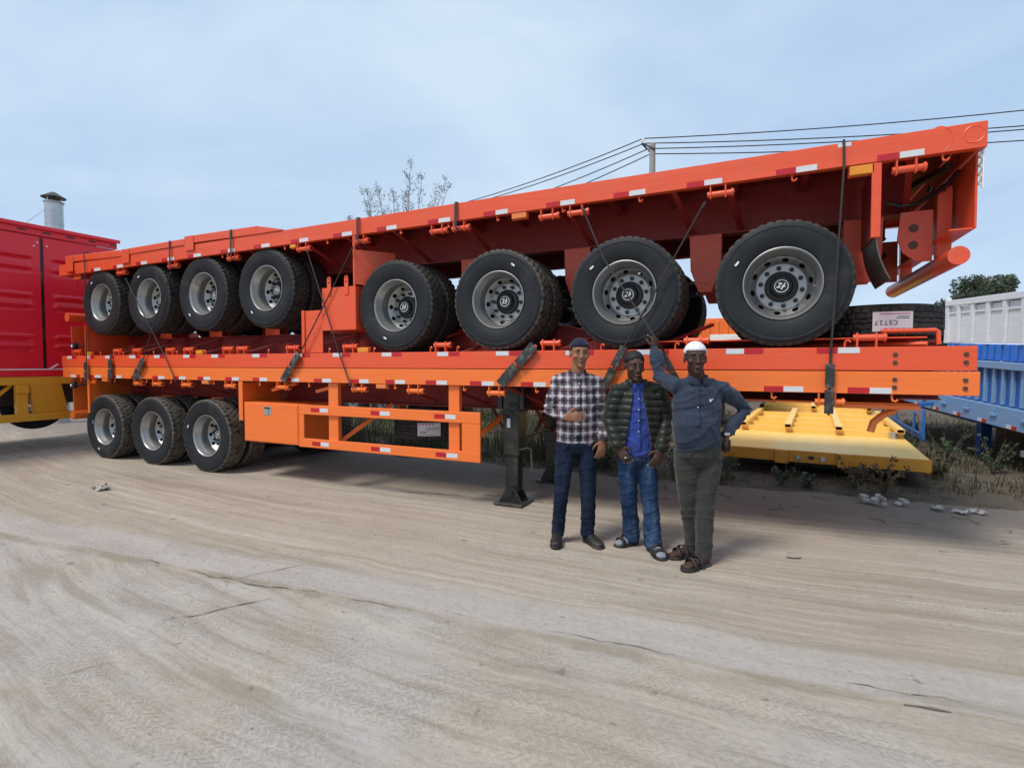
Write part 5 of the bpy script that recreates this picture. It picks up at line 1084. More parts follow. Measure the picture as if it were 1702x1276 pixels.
M['olive'] = cloth('dark grey olive cotton', (0.036, 0.036, 0.032), 0.9); M['navy'] = cloth('navy jersey', (0.024, 0.034, 0.058), 0.8, fold=0.6)
M['puffer'] = cloth('black green quilted nylon', (0.016, 0.019, 0.014), 0.42, fold=0.25); M['blue_shirt'] = cloth('blue shirt cotton', (0.028, 0.052, 0.24), 0.85, fold=0.5)
M['shoe'] = plain('black shoe leather', (0.010, 0.010, 0.011), 0.6, 0, 0.3, 20, 0.1, 0.2); M['sock'] = plain('grey sock', (0.22, 0.23, 0.27), 0.95, 0, 0.15, 40, 0.3)
M['sandal'] = plain('dark sandal', (0.016, 0.015, 0.015), 0.7, 0, 0.3, 20, 0.1, 0.2); M['hair'] = plain('black hair', (0.007, 0.006, 0.006), 0.7, 0, 0.3, 60, 0.5)
M['cap_white'] = cloth('white knit cap', (0.70, 0.70, 0.72), 0.9); M['cap_navy'] = cloth('navy knit cap', (0.012, 0.014, 0.035), 0.9)
M['eye_white'] = plain('eye white', (0.20, 0.17, 0.15), 0.4); M['iris'] = plain('dark iris', (0.012, 0.007, 0.005), 0.15); M['nail'] = plain('finger nail', (0.42, 0.27, 0.22), 0.4); M['lip'] = plain('lips', (0.11, 0.045, 0.038), 0.5)
def organic(name, mb, voxel, mat, parent, iters=4, post=None, fac=0.5):
    me = mb.mesh(name + '_raw', M[mat], flat=False); o = bpy.data.objects.new(name, me); COL.objects.link(o)
    r = o.modifiers.new('r', 'REMESH'); r.mode = 'VOXEL'; r.voxel_size = voxel
    s = o.modifiers.new('s', 'SMOOTH'); s.factor = fac; s.iterations = iters
    dg = bpy.context.evaluated_depsgraph_get(); me2 = bpy.data.meshes.new_from_object(o.evaluated_get(dg)); me2.name = name
    o.modifiers.clear(); o.data = me2; bpy.data.meshes.remove(me)
    if not me2.materials: me2.materials.append(M[mat])
    if post is not None:
        n = len(me2.vertices); co = np.empty(n * 3, np.float32); me2.vertices.foreach_get('co', co); co = co.reshape(-1, 3)
        no = np.empty(n * 3, np.float32); me2.vertices.foreach_get('normal', no); no = no.reshape(-1, 3)
        me2.vertices.foreach_set('co', (co + no * post(co, no)[:, None]).astype(np.float32).ravel()); me2.update()
    me2.polygons.foreach_set('use_smooth', [True] * len(me2.polygons)); o.parent = parent; return o
def wrinkle(amp, sc, seed, stretch=(1.3, 1, 0.7)):
    """sharp cloth folds: ridged noise along two slanting directions"""
    def f(co, no):
        x, y, z = co[:, 0].astype(np.float64), co[:, 1].astype(np.float64), co[:, 2].astype(np.float64)
        w = 0.05 * fnoise(x * 6 + 40, z * 6 + 40, seed + 9, 2)
        a = fnoise((x * 0.9 + z * 0.45 + w) * sc * 1.7 + y * 3 + 80, (z - x * 0.5) * sc * 0.45 + 80, seed, 2); b_ = fnoise((x * 0.35 - z + w) * sc * 1.9 + 60, (x + z * 0.3 + y) * sc * 0.45 + 60, seed + 1, 2)
        r = np.maximum(1 - np.abs(a - 0.5) * 7, 0) ** 1.5 + np.maximum(1 - np.abs(b_ - 0.5) * 7, 0) ** 1.5
        return amp * (r - 0.5)
    return f
def hand(mb, wrist, direc, palm, thumb, curl=0.35, s=1.0, spread=0.10, nails=None):
    """palm, four unequal fingers, thumb leaving the side of the palm; palm = direction the palm faces, thumb = side of the thumb"""
    w = Vector(wrist); d = Vector(direc).normalized(); p = Vector(palm); p = (p - d * p.dot(d)).normalized(); t = d.cross(p).normalized()
    if t.dot(Vector(thumb)) < 0: t = -t
    L_ = 0.098 * s
    mb.loft([w - d * 0.02, w + d * L_ * 0.35, w + d * L_ * 0.9], [(0.027 * s, 0.019 * s), (0.039 * s, 0.0155 * s), (0.041 * s, 0.013 * s)], 12, t)
    lens = [0.072, 0.080, 0.074, 0.058]; offs = [0.031, 0.0105, -0.0105, -0.031]
    for i in range(4):
        base = w + d * L_ * 0.86 + t * offs[i] * s; ang = curl * (1 + 0.10 * i); pts = [base - d * 0.02]; cur = base; dir_ = (d + t * offs[i] * spread * 20).normalized(); rr = [0.0095 * s]
        pts.append(base); rr.append(0.0095 * s)
        for k, fr in enumerate((0.45, 0.31, 0.24)):
            ax = dir_.cross(p).normalized(); q = Matrix.Rotation(ang * (0.8 if k == 0 else 1.1), 3, ax); dir_ = (q @ dir_).normalized(); cur = cur + dir_ * lens[i] * s * fr * 1.05; pts.append(cur); rr.append((0.0088 - 0.0011 * k) * s)
        mb.loft(pts, rr, 8, t)
        if nails is not None: nails.ball(tuple(cur - p * 0.006 * s), (0.0055 * s, 0.0045 * s, 0.0065 * s), 8, 6)
    b0 = w + d * L_ * 0.22 + t * 0.026 * s; b1 = b0 + (d * 0.55 + t * 0.8 + p * 0.15).normalized() * 0.040 * s; b2 = b1 + (d * 0.85 + t * 0.35 + p * 0.35).normalized() * 0.030 * s; b3 = b2 + (d * 0.9 + p * 0.45 * (1 + curl)).normalized() * 0.024 * s
    mb.loft([b0 - t * 0.014 * s, b0, b1, b2, b3], [0.014 * s, 0.0145 * s, 0.0118 * s, 0.0105 * s, 0.0085 * s], 8, d)
def head(mb, c, yaw, tilt, root, skinm, hair, seed=0, beard=False, k=1.0):
    X = Matrix.Translation(Vector(c)) @ Matrix.Rotation(yaw, 4, 'Z') @ Matrix.Rotation(tilt, 4, 'X') @ Matrix.Scale(k, 4)
    h = MB()
    h.ball((0, 0.018, 0.040), (0.077, 0.097, 0.083), 20, 14); h.loft([(0, -0.014, 0.035), (0, -0.022, -0.02), (0, -0.030, -0.065), (0, -0.045, -0.098)], [(0.072, 0.076), (0.066, 0.068), (0.053, 0.052), (0.030, 0.030)], 18)
    h.ball((0, -0.078, -0.100), (0.023, 0.018, 0.017), 12, 8); h.loft([(0, -0.088, 0.022), (0, -0.102, -0.008), (0, -0.112, -0.030)], [(0.008, 0.010), (0.010, 0.011), (0.014, 0.011)], 10)
    for s in (-1, 1):
        h.ball((s * 0.015, -0.100, -0.032), (0.010, 0.012, 0.009), 10, 8); h.ball((s * 0.079, 0.016, -0.004), (0.009, 0.022, 0.032), 10, 8); h.ball((s * 0.032, -0.080, 0.030), (0.026, 0.013, 0.008), 12, 8)
        h.ball((s * 0.047, -0.062, -0.022), (0.022, 0.022, 0.018), 12, 8)
    h.ball((0, -0.094, -0.058), (0.023, 0.011, 0.0055), 12, 8); h.ball((0, -0.092, -0.0675), (0.021, 0.011, 0.0065), 12, 8); h.ball((0, -0.086, -0.048), (0.026, 0.012, 0.012), 12, 8)
    mb.add([tuple(X @ Vector(p)) for p in h.v], h.f)
    def feat(name, m, mat, **kw):
        q = MB(); q.add([tuple(X @ Vector(p)) for p in m.v], m.f); return q.build(name, mat, root, **kw)
    for s in (-1, 1):
        e = MB(); e.ball((s * 0.031, -0.0775, 0.010), (0.0125, 0.010, 0.0062), 12, 8); feat('eye', e, 'eye_white')
        e = MB(); e.ball((s * 0.031, -0.0850, 0.010), (0.0062, 0.0045, 0.0058), 10, 6); feat('iris', e, 'iris')
        e = MB(); e.loft([(s * 0.014, -0.094, 0.029), (s * 0.032, -0.092, 0.036), (s * 0.050, -0.080, 0.031)], [(0.003, 0.004), (0.004, 0.005), (0.002, 0.003)], 8, (0, 1, 0)); feat('eyebrow', e, 'hair')
    e = MB(); e.loft([(-0.022, -0.099, -0.0630), (0, -0.105, -0.0628), (0.022, -0.099, -0.0630)], [(0.002, 0.004), (0.0035, 0.0062), (0.002, 0.004)], 8, (0, 1, 0)); feat('lips', e, 'lip')
    # cap of hair or cloth: shell over the cranium above a slanted line
    e = MB(); nn, mm = 28, 14; e.ball((0, 0.020, 0.043), (0.084, 0.104, 0.088) if hair == 'hair' else (0.087, 0.108, 0.096), nn, mm)
    keep = [i for i, p in enumerate(e.v) if p[2] > (0.052 - 0.75 * (p[1] + 0.06) if hair == 'hair' else 0.050 - 0.30 * (p[1] + 0.06))]
    ks = set(keep); e.f = [f for f in e.f if all(i in ks for i in f)]
    o = feat('hair' if hair == 'hair' else 'cap', e, hair, recalc=True); sol = o.modifiers.new('t', 'SOLIDIFY'); sol.thickness = 0.010; sol.offset = -1
    if beard:
        e = MB(); e.loft([(-0.062, -0.022, -0.045), (-0.040, -0.062, -0.085), (0, -0.088, -0.103), (0.040, -0.062, -0.085), (0.062, -0.022, -0.045)], [(0.010, 0.016), (0.012, 0.018), (0.014, 0.020), (0.012, 0.018), (0.010, 0.016)], 10, (0, 0, 1)); feat('beard', e, 'hair')
def foot_shape(mb, heel, toe, h=0.07, w=0.046, inflate=0.0):
    a = Vector(heel); b = Vector(toe); d = (b - a).normalized(); sdv = Vector((d.y, -d.x, 0)); L_ = (b - a).length; w += inflate
    P = [(0.06, h * 0.60, w * 0.72, h * 0.60), (0.28, h * 0.56, w * 0.78, h * 0.58), (0.52, h * 0.42, w * 0.92, h * 0.44), (0.74, h * 0.32, w * 1.02, h * 0.33), (0.93, h * 0.24, w * 0.80, h * 0.25)]
    mb.loft([a + d * L_ * t + Vector((0, 0, z + 0.014)) for t, z, _, _ in P], [(ww + inflate * 0.2, hh + inflate * 0.3) for _, _, ww, hh in P], 14, sdv)
def sole(name, heel, toe, mat, root, w=0.050, th=0.022):
    a = Vector(heel); b = Vector(toe); d = (b - a).normalized(); sdv = Vector((d.y, -d.x, 0)); L_ = (b - a).length; out = []
    for t, k in ((-0.03, 0.35), (0.02, 0.62), (0.15, 0.76), (0.38, 0.72), (0.60, 0.92), (0.78, 1.0), (0.93, 0.78), (1.03, 0.35)): out.append((t, k))
    pl = [a + d * L_ * t + sdv * w * k for t, k in out] + [a + d * L_ * t - sdv * w * k for t, k in reversed(out)]
    m = MB(); m.prism([(p.x, p.y) for p in pl], a.z + 0.003, a.z + 0.003 + th, 'z'); return m.build(name, mat, root, bevel=0.004)
def strap(name, heel, toe, t, mat, root, hgt, w=0.05, wid=0.028, lean=0.0):
    a = Vector(heel); b = Vector(toe); d = (b - a).normalized(); sdv = Vector((d.y, -d.x, 0)); L_ = (b - a).length; m = MB(); n = 10; vs = []
    for i in range(n + 1):
        u = math.pi * i / n; c = a + d * (L_ * t + lean * math.cos(u)) + sdv * (w * math.cos(u)) + Vector((0, 0, 0.012 + hgt * math.sin(u) ** 0.7))
        vs += [c - d * wid / 2, c + d * wid / 2]
    m.add(vs, [(2 * i, 2 * i + 1, 2 * i + 3, 2 * i + 2) for i in range(n)]); o = m.build(name, mat, root, recalc=False); s = o.modifiers.new('t', 'SOLIDIFY'); s.thickness = 0.005; s.offset = 1; return o
def collar(name, c, r, mat, root, lean=0.25, h=0.035, open_=0.5):
    """folded collar: two flaps round the neck, open at the front"""
    m = MB(); n = 22; vs = []
    for i in range(n + 1):
        a = -math.pi / 2 + open_ * 0.35 + (2 * math.pi - open_ * 0.7) * i / n; fr = max(0, math.cos(a + math.pi / 2)); drop = 0.028 * fr
        for (k, z) in ((1.0, h * 0.65 - drop), (1.10, h * 0.75 - drop), (1.32, -h * 0.35 - drop * 1.6)): vs.append((c[0] + r * k * math.cos(a), c[1] + r * k * 1.05 * math.sin(a) + 0.0, c[2] + z))
    m.add(vs, [(3 * i + j, 3 * i + 3 + j, 3 * i + 4 + j, 3 * i + 1 + j) for i in range(n) for j in range(2)]); o = m.build(name, mat, root, recalc=False); s = o.modifiers.new('t', 'SOLIDIFY'); s.thickness = 0.006; return o
def person(loc, label, J, skinm):
    root = empty('person', loc, (0, 0, PSI)); tag(root, label, 'person', 'men standing in front of the trailers'); return root
V3 = Vector
def body(J, hd, hands, skinm, root, girth=1.0, nails=None, feet=()):
    mb = MB(); g = girth
    mb.loft([J['pel'], J['waist'], J['chest'], J['upch'], J['neckb']], [(0.135 * g, 0.095 * g), (0.125 * g, 0.095 * g), (0.135 * g, 0.088 * g), (0.105, 0.065), (0.055, 0.052)], 18)
    mb.loft([J['neckb'], V3(J['head']) + V3((0, 0.02, -0.05))], [(0.060, 0.060), (0.058, 0.062)], 14)
    for s in 'LR':
        mb.loft([J['sh' + s], J['el' + s], J['wr' + s]], [0.042, 0.036, (0.027, 0.025)], 12); mb.loft([J['hip' + s], J['kn' + s], J['an' + s]], [0.070, 0.050, 0.036], 12)
        mb.loft([J['upch'], V3(J['upch']).lerp(V3(J['sh' + s]), 0.85)], [0.05, 0.040], 12)
        foot_shape(mb, J['he' + s], J['to' + s], 0.075, 0.040); mb.loft([J['an' + s], V3(J['he' + s]).lerp(V3(J['to' + s]), 0.2) + V3((0, 0, 0.05))], [0.036, 0.036], 12)
    head(mb, J['head'], *hd[:2], root, skinm, *hd[2:]); nl = MB()
    for h in hands: hand(mb, *h, nails=nl)
    o = organic('body', mb, 0.0055, skinm, root, 3); nl.build('nails', 'nail', root, recalc=False)['kind'] = 'stuff'; return o
def trousers(J, mat, root, thigh, knee, hem, hipw, hipd, seed, top=0.06, amp=0.0055):
    mb = MB(); p = V3(J['pel'])
    mb.loft([p + V3((0, 0, -0.03)), p + V3((0, 0, 0.03)), p + V3((0, 0, top))], [(hipw, hipd), (hipw, hipd), (hipw * 0.95, hipd)], 20)
    for s in 'LR':
        a, k, e = V3(J['hip' + s]), V3(J['kn' + s]), V3(J['an' + s]); e2 = e + V3((0, 0, -0.035))
        mb.loft([a + V3((0, 0, 0.02)), a.lerp(k, 0.35), k, k.lerp(e, 0.5), e2], [(thigh, thigh * 1.08), (thigh * 0.98, thigh * 1.02), (knee, knee * 1.05), ((knee + hem) / 2, (knee + hem) / 2 * 1.05), (hem, hem * 1.1)], 16)
    def post(co, no):
        z = co[:, 2]; k = 0.5 * (J['knL'][2] + J['knR'][2]); base = wrinkle(amp, 8, seed)(co, no)
        fold = amp * 0.4 * fnoise(co[:, 0] * 6 + 30, z * 5 + 30, seed + 3, 2) * np.sin((z * 80) + 22 * fnoise(co[:, 0] * 8 + 70, co[:, 1] * 8 + 70, seed, 2)) * (np.exp(-((z - 0.16) / 0.10) ** 2) + 0.5 * np.exp(-((z - k) / 0.08) ** 2))
        return base + fold
    return organic('trousers', mb, 0.008, mat, root, 3, post)
def top_garment(name, J, mat, root, chest, depth, waist, wdepth, arm, seed, hem_z, cuffs=1.0, post=None, wr_r=(0.045, 0.04), belly=None, voxel=0.007, amp=0.007, trap=0.062):
    mb = MB(); pel = V3(J['pel']); hem = V3((pel.x, pel.y, hem_z)); ch, up, wa, nb = (V3(J[k]) for k in ('chest', 'upch', 'waist', 'neckb'))
    mb.loft([hem, hem.lerp(wa, 0.5), wa, ch, up, nb + V3((0, 0, -0.025))], [(waist, wdepth), (waist, wdepth), (waist * 0.98, wdepth), (chest, depth), (chest * 0.80, depth * 0.80), (0.075, 0.072)], 22)
    if belly: mb.ball(*belly, 24, 16)
    for s in 'LR': mb.loft([nb + V3((0, 0.005, -0.035)), (nb + V3((0, 0, -0.04))).lerp(V3(J['sh' + s]) + V3((0, 0, 0.012)), 0.6), V3(J['sh' + s]) + V3((0, 0, 0.0))], [(0.06, 0.062), (trap, trap * 0.9), (trap, trap * 0.9)], 14)
    for s in 'LR':
        sh, el, wr = V3(J['sh' + s]), V3(J['el' + s]), V3(J['wr' + s]); wr = el.lerp(wr, cuffs)
        mb.loft([up.lerp(sh, 0.35), sh, sh.lerp(el, 0.5), el, el.lerp(wr, 0.5), wr], [(arm * 1.15, arm * 1.1), (arm * 1.22, arm * 1.15), (arm * 1.05, arm), (arm * 0.92, arm * 0.9), (arm * 0.86, arm * 0.84), wr_r], 14)
    pw = wrinkle(amp, 7, seed)
    def pst(co, no):
        d = pw(co, no)
        for s in 'LR':
            e = np.array(J['el' + s]); r_ = np.linalg.norm(co - e, axis=1); d = d + 0.006 * np.exp(-(r_ / 0.09) ** 2) * np.sin(co[:, 2] * 130 + co[:, 0] * 60)
        return d
    return organic(name, mb, voxel, mat, root, 14 if belly else 4, post or pst)

# man in the plaid shirt
P1 = person((-1.413, -0.658, 0), 'man in plaid shirt, dark jeans and black shoes, one hand across his belly', None, 'skin_a')
J = dict(pel=(0.005, 0.06, 0.90), waist=(0.005, 0.06, 1.05), chest=(0.0, 0.06, 1.27), upch=(0.005, 0.065, 1.40), neckb=(0.008, 0.065, 1.485), head=(0.025, 0.035, 1.650),
    shL=(-0.165, 0.07, 1.415), elL=(-0.235, 0.06, 1.165), wrL=(-0.105, -0.125, 1.128), shR=(0.180, 0.07, 1.405), elR=(0.240, 0.08, 1.165), wrR=(0.222, -0.02, 0.915),
    hipL=(-0.085, 0.07, 0.875), knL=(-0.122, 0.06, 0.465), anL=(-0.150, 0.13, 0.105), hipR=(0.090, 0.07, 0.875), knR=(0.108, 0.05, 0.460), anR=(0.110, 0.10, 0.100),
    heL=(-0.145, 0.17, 0), toL=(-0.185, -0.07, 0), heR=(0.092, 0.145, 0), toR=(0.205, -0.085, 0))
body(J, (0.05, 0.0, 'cap_navy', 1), [((-0.105, -0.130, 1.128), (1, -0.16, 0.02), (0.1, 1, 0), (0, 0, 1), 0.28), ((0.222, -0.02, 0.915), (-0.20, -0.12, -1), (-0.3, 1, 0), (-1, 0, 0), 0.30)], 'skin_a', P1)
trousers(J, 'jeans_dark', P1, 0.086, 0.064, 0.058, 0.160, 0.115, 31)
top_garment('shirt', J, 'plaid', P1, 0.182, 0.118, 0.176, 0.118, 0.055, 32, 0.90, 0.92)
collar('collar', (0.008, 0.062, 1.485), 0.064, 'plaid', P1)
for z in (1.40, 1.31, 1.22, 1.06): m = MB(); m.ball((0.012, -0.068 - (0.0 if z < 1.3 else -0.02), z), (0.006, 0.004, 0.006), 8, 6); m.build('button', 'white', P1)
for s in 'LR':
    m = MB(); foot_shape(m, J['he' + s], J['to' + s], 0.085, 0.046, 0.006); m.loft([V3(J['an' + s]) + V3((0, 0, -0.01)), V3(J['he' + s]).lerp(V3(J['to' + s]), 0.22) + V3((0, 0, 0.05))], [0.044, 0.048], 12); o = organic('shoe', m, 0.006, 'shoe', P1, 3)
    sole('sole', J['he' + s], J['to' + s], 'shoe', o, 0.053); o2 = o
    m = MB(); a, b_ = V3(J['he' + s]), V3(J['to' + s]); d = (b_ - a).normalized(); sv = V3((d.y, -d.x, 0))
    for k in range(4): c = a.lerp(b_, 0.44 + 0.08 * k) + V3((0, 0, 0.105 - 0.017 * k)); m.tube([c - sv * 0.018, c + V3((0, 0, 0.004)), c + sv * 0.018], 0.003, 5)
    m.build('laces', 'hair', o)
m = MB(); m.lathe([(0.034, -0.008), (0.036, 0), (0.034, 0.008)], 18, 'z', c=(0.224, -0.015, 0.925)); m.build('watch', 'dark_steel', P1)

# man in the quilted jacket
P2 = person((-0.899, -0.559, 0), 'man in dark quilted jacket over blue shirt, faded jeans and sandals with grey socks', None, 'skin_b')
J = dict(pel=(0.0, 0.10, 0.80), waist=(0.0, 0.10, 0.98), chest=(0.0, 0.10, 1.20), upch=(-0.003, 0.10, 1.325), neckb=(-0.012, 0.095, 1.405), head=(-0.040, 0.055, 1.548),
    shL=(-0.168, 0.10, 1.335), elL=(-0.232, 0.10, 1.10), wrL=(-0.185, -0.02, 0.885), shR=(0.178, 0.10, 1.335), elR=(0.250, 0.11, 1.095), wrR=(0.165, -0.045, 0.865),
    hipL=(-0.080, 0.11, 0.765), knL=(-0.068, 0.10, 0.43), anL=(-0.022, 0.18, 0.095), hipR=(0.080, 0.10, 0.765), knR=(0.095, 0.03, 0.43), anR=(0.120, 0.00, 0.095),
    heL=(0.030, 0.21, 0), toL=(-0.175, 0.10, 0), heR=(0.113, 0.035, 0), toR=(0.140, -0.215, 0))
body(J, (0.10, 0.12, 'hair', 2), [((-0.185, -0.02, 0.885), (0.55, -0.22, -0.9), (0.2, 1, 0.2), (1, 0, 0.5), 0.25), ((0.160, -0.045, 0.862), (-0.40, -0.20, -0.9), (-0.2, 1, 0.1), (-1, 0, 0), 0.30, 1.05, 0.22)], 'skin_b', P2)
trousers(J, 'jeans_blue', P2, 0.086, 0.068, 0.072, 0.150, 0.110, 41, 0.08, 0.006)
top_garment('shirt', dict(J, elL=(-0.20, 0.10, 1.22), elR=(0.21, 0.10, 1.22), wrL=(-0.21, 0.1, 1.15), wrR=(0.22, 0.1, 1.15)), 'blue_shirt', P2, 0.165, 0.116, 0.156, 0.122, 0.034, 42, 0.815, trap=0.045)
def quilt(co, no):
    z = co[:, 2] + 0.010 * np.sin(co[:, 0] * 9); d = 0.014 * np.abs(np.sin(math.pi * z / 0.058)) ** 0.6 - 0.006
    return d + 0.004 * (fnoise(co[:, 0] * 22 + 70, co[:, 2] * 22 + 70, 43, 2) - 0.5)
jk = top_garment('jacket', J, 'puffer', P2, 0.188, 0.128, 0.190, 0.138, 0.066, 43, 0.865, 0.97, quilt, (0.052, 0.048))
# the jacket hangs open: cut its front along a strip that widens downward
bm = bmesh.new(); bm.from_mesh(jk.data); kill = []
for v in bm.verts:
    z = v.co.z; w = 0.030 + 0.075 * max(0.0, min(1, (1.36 - z) / 0.45)); cx = -0.022 + 0.012 * (1.3 - z)
    if v.co.y < 0.075 and abs(v.co.x - cx) < w and z < 1.40 or (z > 1.352 and abs(v.co.x + 0.012) < 0.058 and v.co.y < 0.10): kill.append(v)
bmesh.ops.delete(bm, geom=kill, context='VERTS'); bm.to_mesh(jk.data); bm.free()
sm = jk.modifiers.new('t', 'SOLIDIFY'); sm.thickness = 0.012; sm.offset = -1
collar('collar', (-0.012, 0.095, 1.40), 0.063, 'blue_shirt', P2)
m = MB()
m = MB(); n = 18; vs = []
for i in range(n + 1):
    a = -math.pi / 2 + 0.62 + (2 * math.pi - 1.24) * i / n
    for k, z in ((1.30, 1.355), (1.40, 1.40), (1.34, 1.438)): vs.append((-0.012 + 0.068 * k * math.cos(a), 0.10 + 0.070 * k * math.sin(a), z))
m.add(vs, [(3 * i + j, 3 * i + 3 + j, 3 * i + 4 + j, 3 * i + 1 + j) for i in range(n) for j in range(2)]); o = m.build('jacket_collar', 'puffer', P2, recalc=False); s = o.modifiers.new('t', 'SOLIDIFY'); s.thickness = 0.016
for z in (1.28, 1.19, 1.10, 1.01): m = MB(); m.ball((-0.018, -0.022 - 0.004 * (z < 1.15), z), (0.005, 0.004, 0.005), 8, 6); m.build('button', 'white', P2)
m = MB(); m.lathe([(0.0115, -0.003), (0.013, 0), (0.0115, 0.003)], 14, 'z', c=(-0.128, -0.043, 0.80)); m.build('ring', 'white', P2)
for s in 'LR':
    m = MB(); foot_shape(m, J['he' + s], J['to' + s], 0.078, 0.042, 0.003); m.loft([V3(J['an' + s]) + V3((0, 0, 0.03)), V3(J['he' + s]).lerp(V3(J['to' + s]), 0.2) + V3((0, 0, 0.05))], [0.040, 0.042], 12); organic('sock', m, 0.007, 'sock', P2, 3)
    o = sole('sandal', J['he' + s], J['to' + s], 'sandal', P2, 0.055, 0.024)
    strap('strap', J['he' + s], J['to' + s], 0.50, 'sandal', o, 0.086, 0.050, 0.034, 0.01); strap('strap', J['he' + s], J['to' + s], 0.76, 'sandal', o, 0.066, 0.054, 0.036, -0.006)

# man in navy, one arm raised to the cable
P3 = person(tuple(P3ROOT), 'man in navy top, grey olive trousers and sandals, raising one arm to a cable', None, 'skin_c')
J = dict(pel=(0.012, 0.06, 0.885), waist=(-0.005, 0.05, 1.05), chest=(0.0, 0.06, 1.26), upch=(0.01, 0.065, 1.375), neckb=(0.0, 0.055, 1.455), head=(-0.030, 0.025, 1.605),
    shL=(-0.150, 0.085, 1.390), elL=(-0.238, 0.26, 1.465), wrL=(-0.252, 0.37, 1.69), shR=(0.195, 0.07, 1.365), elR=(0.400, 0.10, 1.215), wrR=(0.215, 0.035, 1.020),
    hipL=(-0.075, 0.08, 0.87), knL=(-0.045, 0.10, 0.475), anL=(0.025, 0.18, 0.10), hipR=(0.100, 0.06, 0.87), knR=(0.062, 0.03, 0.475), anR=(0.055, 0.02, 0.10),
    heL=(0.045, 0.20, 0), toL=(-0.185, 0.125, 0), heR=(0.085, 0.005, 0), toR=(-0.155, -0.125, 0))
body(J, (-0.15, -0.02, 'cap_white', 3), [((-0.252, 0.372, 1.69), (0.05, 0.10, 1), (-0.5, 1, 0), (-1, -0.3, 0), 0.95), ((0.213, 0.032, 1.018), (-0.12, -0.05, -1), (0.9, 0.5, 0), (0, 1, 0), 0.45)], 'skin_c', P3, 1.05)
trousers(J, 'olive', P3, 0.098, 0.072, 0.062, 0.176, 0.138, 51, 0.05, 0.006)
top_garment('shirt', J, 'navy', P3, 0.195, 0.132, 0.182, 0.140, 0.062, 52, 0.93, 0.95, None, (0.043, 0.040), ((-0.020, 0.02, 1.06), (0.178, 0.135, 0.22)), 0.008, 0.010)
collar('collar', (0.0, 0.055, 1.452), 0.066, 'navy', P3, open_=0.4)
m = MB()
for a, b_ in (((0.038, 1.300), (0.056, 1.298)), ((0.058, 1.298), (0.046, 1.286)), ((0.040, 1.294), (0.048, 1.280)), ((0.060, 1.302), (0.068, 1.300))): m.bar((a[0], -0.090, a[1]), (b_[0], -0.090, b_[1]), 0.004, 0.010, (0, 1, 0))
m.build('chest_emblem', 'white', P3)
for z in (1.24, 1.17): m = MB(); m.ball((-0.045, -0.092, z), (0.005, 0.004, 0.005), 8, 6); m.build('button', 'white', P3)
m = MB(); m.lathe([(0.036, -0.010), (0.039, 0), (0.036, 0.010)], 18, 'z', c=(0.218, 0.035, 1.025)); m.build('watch', 'chrome', P3)
m = MB(); m.box(0.225, 0.235, -0.02, 0.10, 0.90, 0.985); o = m.build('handset', 'hub', None, tuple(P3ROOT), (0, 0, PSI), bevel=0.004); tag(o, 'black handset held at the hip of the man in navy', 'phone')
for s in 'LR':
    o = sole('sandal', J['he' + s], J['to' + s], 'sandal', P3, 0.056, 0.024)
    strap('strap', J['he' + s], J['to' + s], 0.48, 'sandal', o, 0.090, 0.052, 0.034, 0.012); strap('strap', J['he' + s], J['to' + s], 0.68, 'sandal', o, 0.074, 0.054, 0.034, -0.006)
    m = MB(); a, b_ = V3(J['he' + s]), V3(J['to' + s]); d = (b_ - a).normalized(); sv = V3((d.y, -d.x, 0))
    for k in range(5): c = a.lerp(b_, 0.94 - 0.022 * abs(k - 1)) + sv * (0.033 - 0.0165 * k) + V3((0, 0, 0.034)); m.ball(tuple(c), (0.011, 0.011, 0.010), 8, 6)
    organic('toes', m, 0.005, 'skin_c', P3, 1)['kind'] = 'stuff'

def seam(name, pts, target, root, w, mat, off=0.002):
    """narrow band of cloth lying on a garment along a polyline seen from the front"""
    P = []
    for a, b_ in zip(pts[:-1], pts[1:]):
        n = max(2, int((V3((b_[0], 0, b_[1])) - V3((a[0], 0, a[1]))).length / 0.012)); P += [V3((a[0] + (b_[0] - a[0]) * i / n, -0.5, a[1] + (b_[1] - a[1]) * i / n)) for i in range(n)]
    P.append(V3((pts[-1][0], -0.5, pts[-1][1]))); vs = []
    for i, p in enumerate(P):
        d = (P[min(i + 1, len(P) - 1)] - P[max(i - 1, 0)]).normalized(); sv = V3((-d.z, 0, d.x)) * w / 2; vs += [p - sv, p + sv]
    m = MB(); m.add(vs, [(2 * i, 2 * i + 1, 2 * i + 3, 2 * i + 2) for i in range(len(P) - 1)]); o = m.build(name, mat, root, recalc=False)
    q = o.modifiers.new('w', 'SHRINKWRAP'); q.target = target; q.wrap_method = 'PROJECT'; q.use_project_x = q.use_project_z = False; q.use_project_y = True; q.use_positive_direction = True; q.use_negative_direction = False; q.offset = off
    t_ = o.modifiers.new('t', 'SOLIDIFY'); t_.thickness = 0.004; t_.offset = 0; return o
def garment(root, name): return next(c for c in root.children if c.name.split('.')[0] == name)
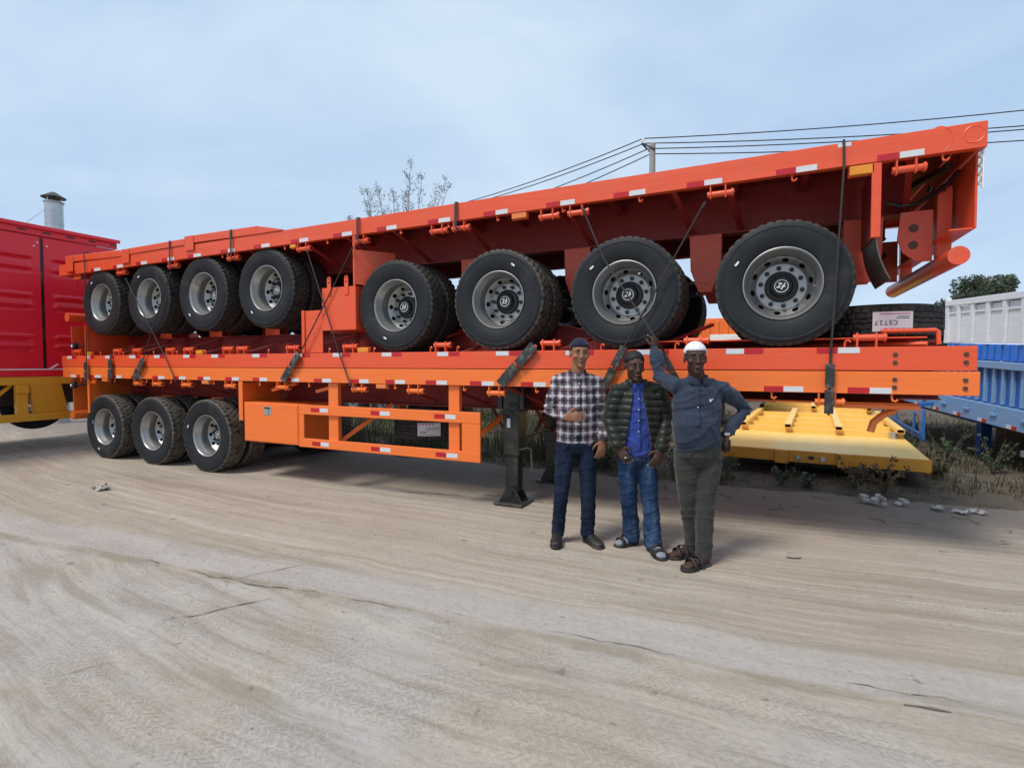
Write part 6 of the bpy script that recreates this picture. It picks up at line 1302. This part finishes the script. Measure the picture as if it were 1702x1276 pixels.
M['seam_dark'] = cloth('dark seam', (0.006, 0.008, 0.014)); M['seam_grey'] = cloth('grey seam', (0.020, 0.020, 0.018)); M['seam_navy'] = cloth('navy seam', (0.015, 0.022, 0.040)); M['zip'] = plain('zip tape', (0.10, 0.10, 0.09), 0.4, 0.4); M['belt'] = plain('dark belt', (0.010, 0.010, 0.012), 0.5)
t1, t2, t3 = (garment(P, 'trousers') for P in (P1, P2, P3)); s1_, s3_ = garment(P1, 'shirt'), garment(P3, 'shirt'); s2_ = garment(P2, 'shirt')
for T_, R0, x0, w, top, hip, cr, mt in ((t1, P1, 0.003, 0.13, 0.925, 0.80, 0.82, 'seam_dark'), (t2, P2, 0.0, 0.13, 0.86, 0.70, 0.70, 'seam_dark'), (t3, P3, 0.012, 0.14, 0.92, 0.80, 0.79, 'seam_grey')):
    seam('fly', [(x0 + 0.012, top - 0.01), (x0 + 0.012, cr + 0.02), (x0, cr)], T_, R0, 0.006, mt)
    for sg in (-1, 1): seam('pocket_edge', [(x0 + sg * w * 0.52, top - 0.02), (x0 + sg * w * 0.72, top - 0.065), (x0 + sg * w * 0.95, top - 0.10)], T_, R0, 0.007, mt)
seam('placket', [(-0.035, 1.40), (-0.045, 1.20), (-0.052, 1.10)], s3_, P3, 0.030, 'navy', 0.003); seam('placket_seam', [(-0.020, 1.40), (-0.030, 1.20), (-0.037, 1.10)], s3_, P3, 0.004, 'seam_navy', 0.004)
seam('placket', [(-0.018, 1.36), (-0.016, 1.10), (-0.010, 0.86)], s2_, P2, 0.028, 'blue_shirt', 0.003); seam('placket_seam', [(-0.004, 1.36), (-0.002, 1.10), (0.004, 0.86)], s2_, P2, 0.004, 'seam_navy', 0.004)
seam('placket_seam', [(0.026, 1.44), (0.026, 1.2), (0.028, 0.92)], s1_, P1, 0.005, 'seam_dark', 0.002)
seam('chest_pocket', [(0.075, 1.33), (0.135, 1.33), (0.135, 1.25), (0.105, 1.235), (0.075, 1.25), (0.075, 1.33)], s1_, P1, 0.005, 'seam_dark', 0.002)
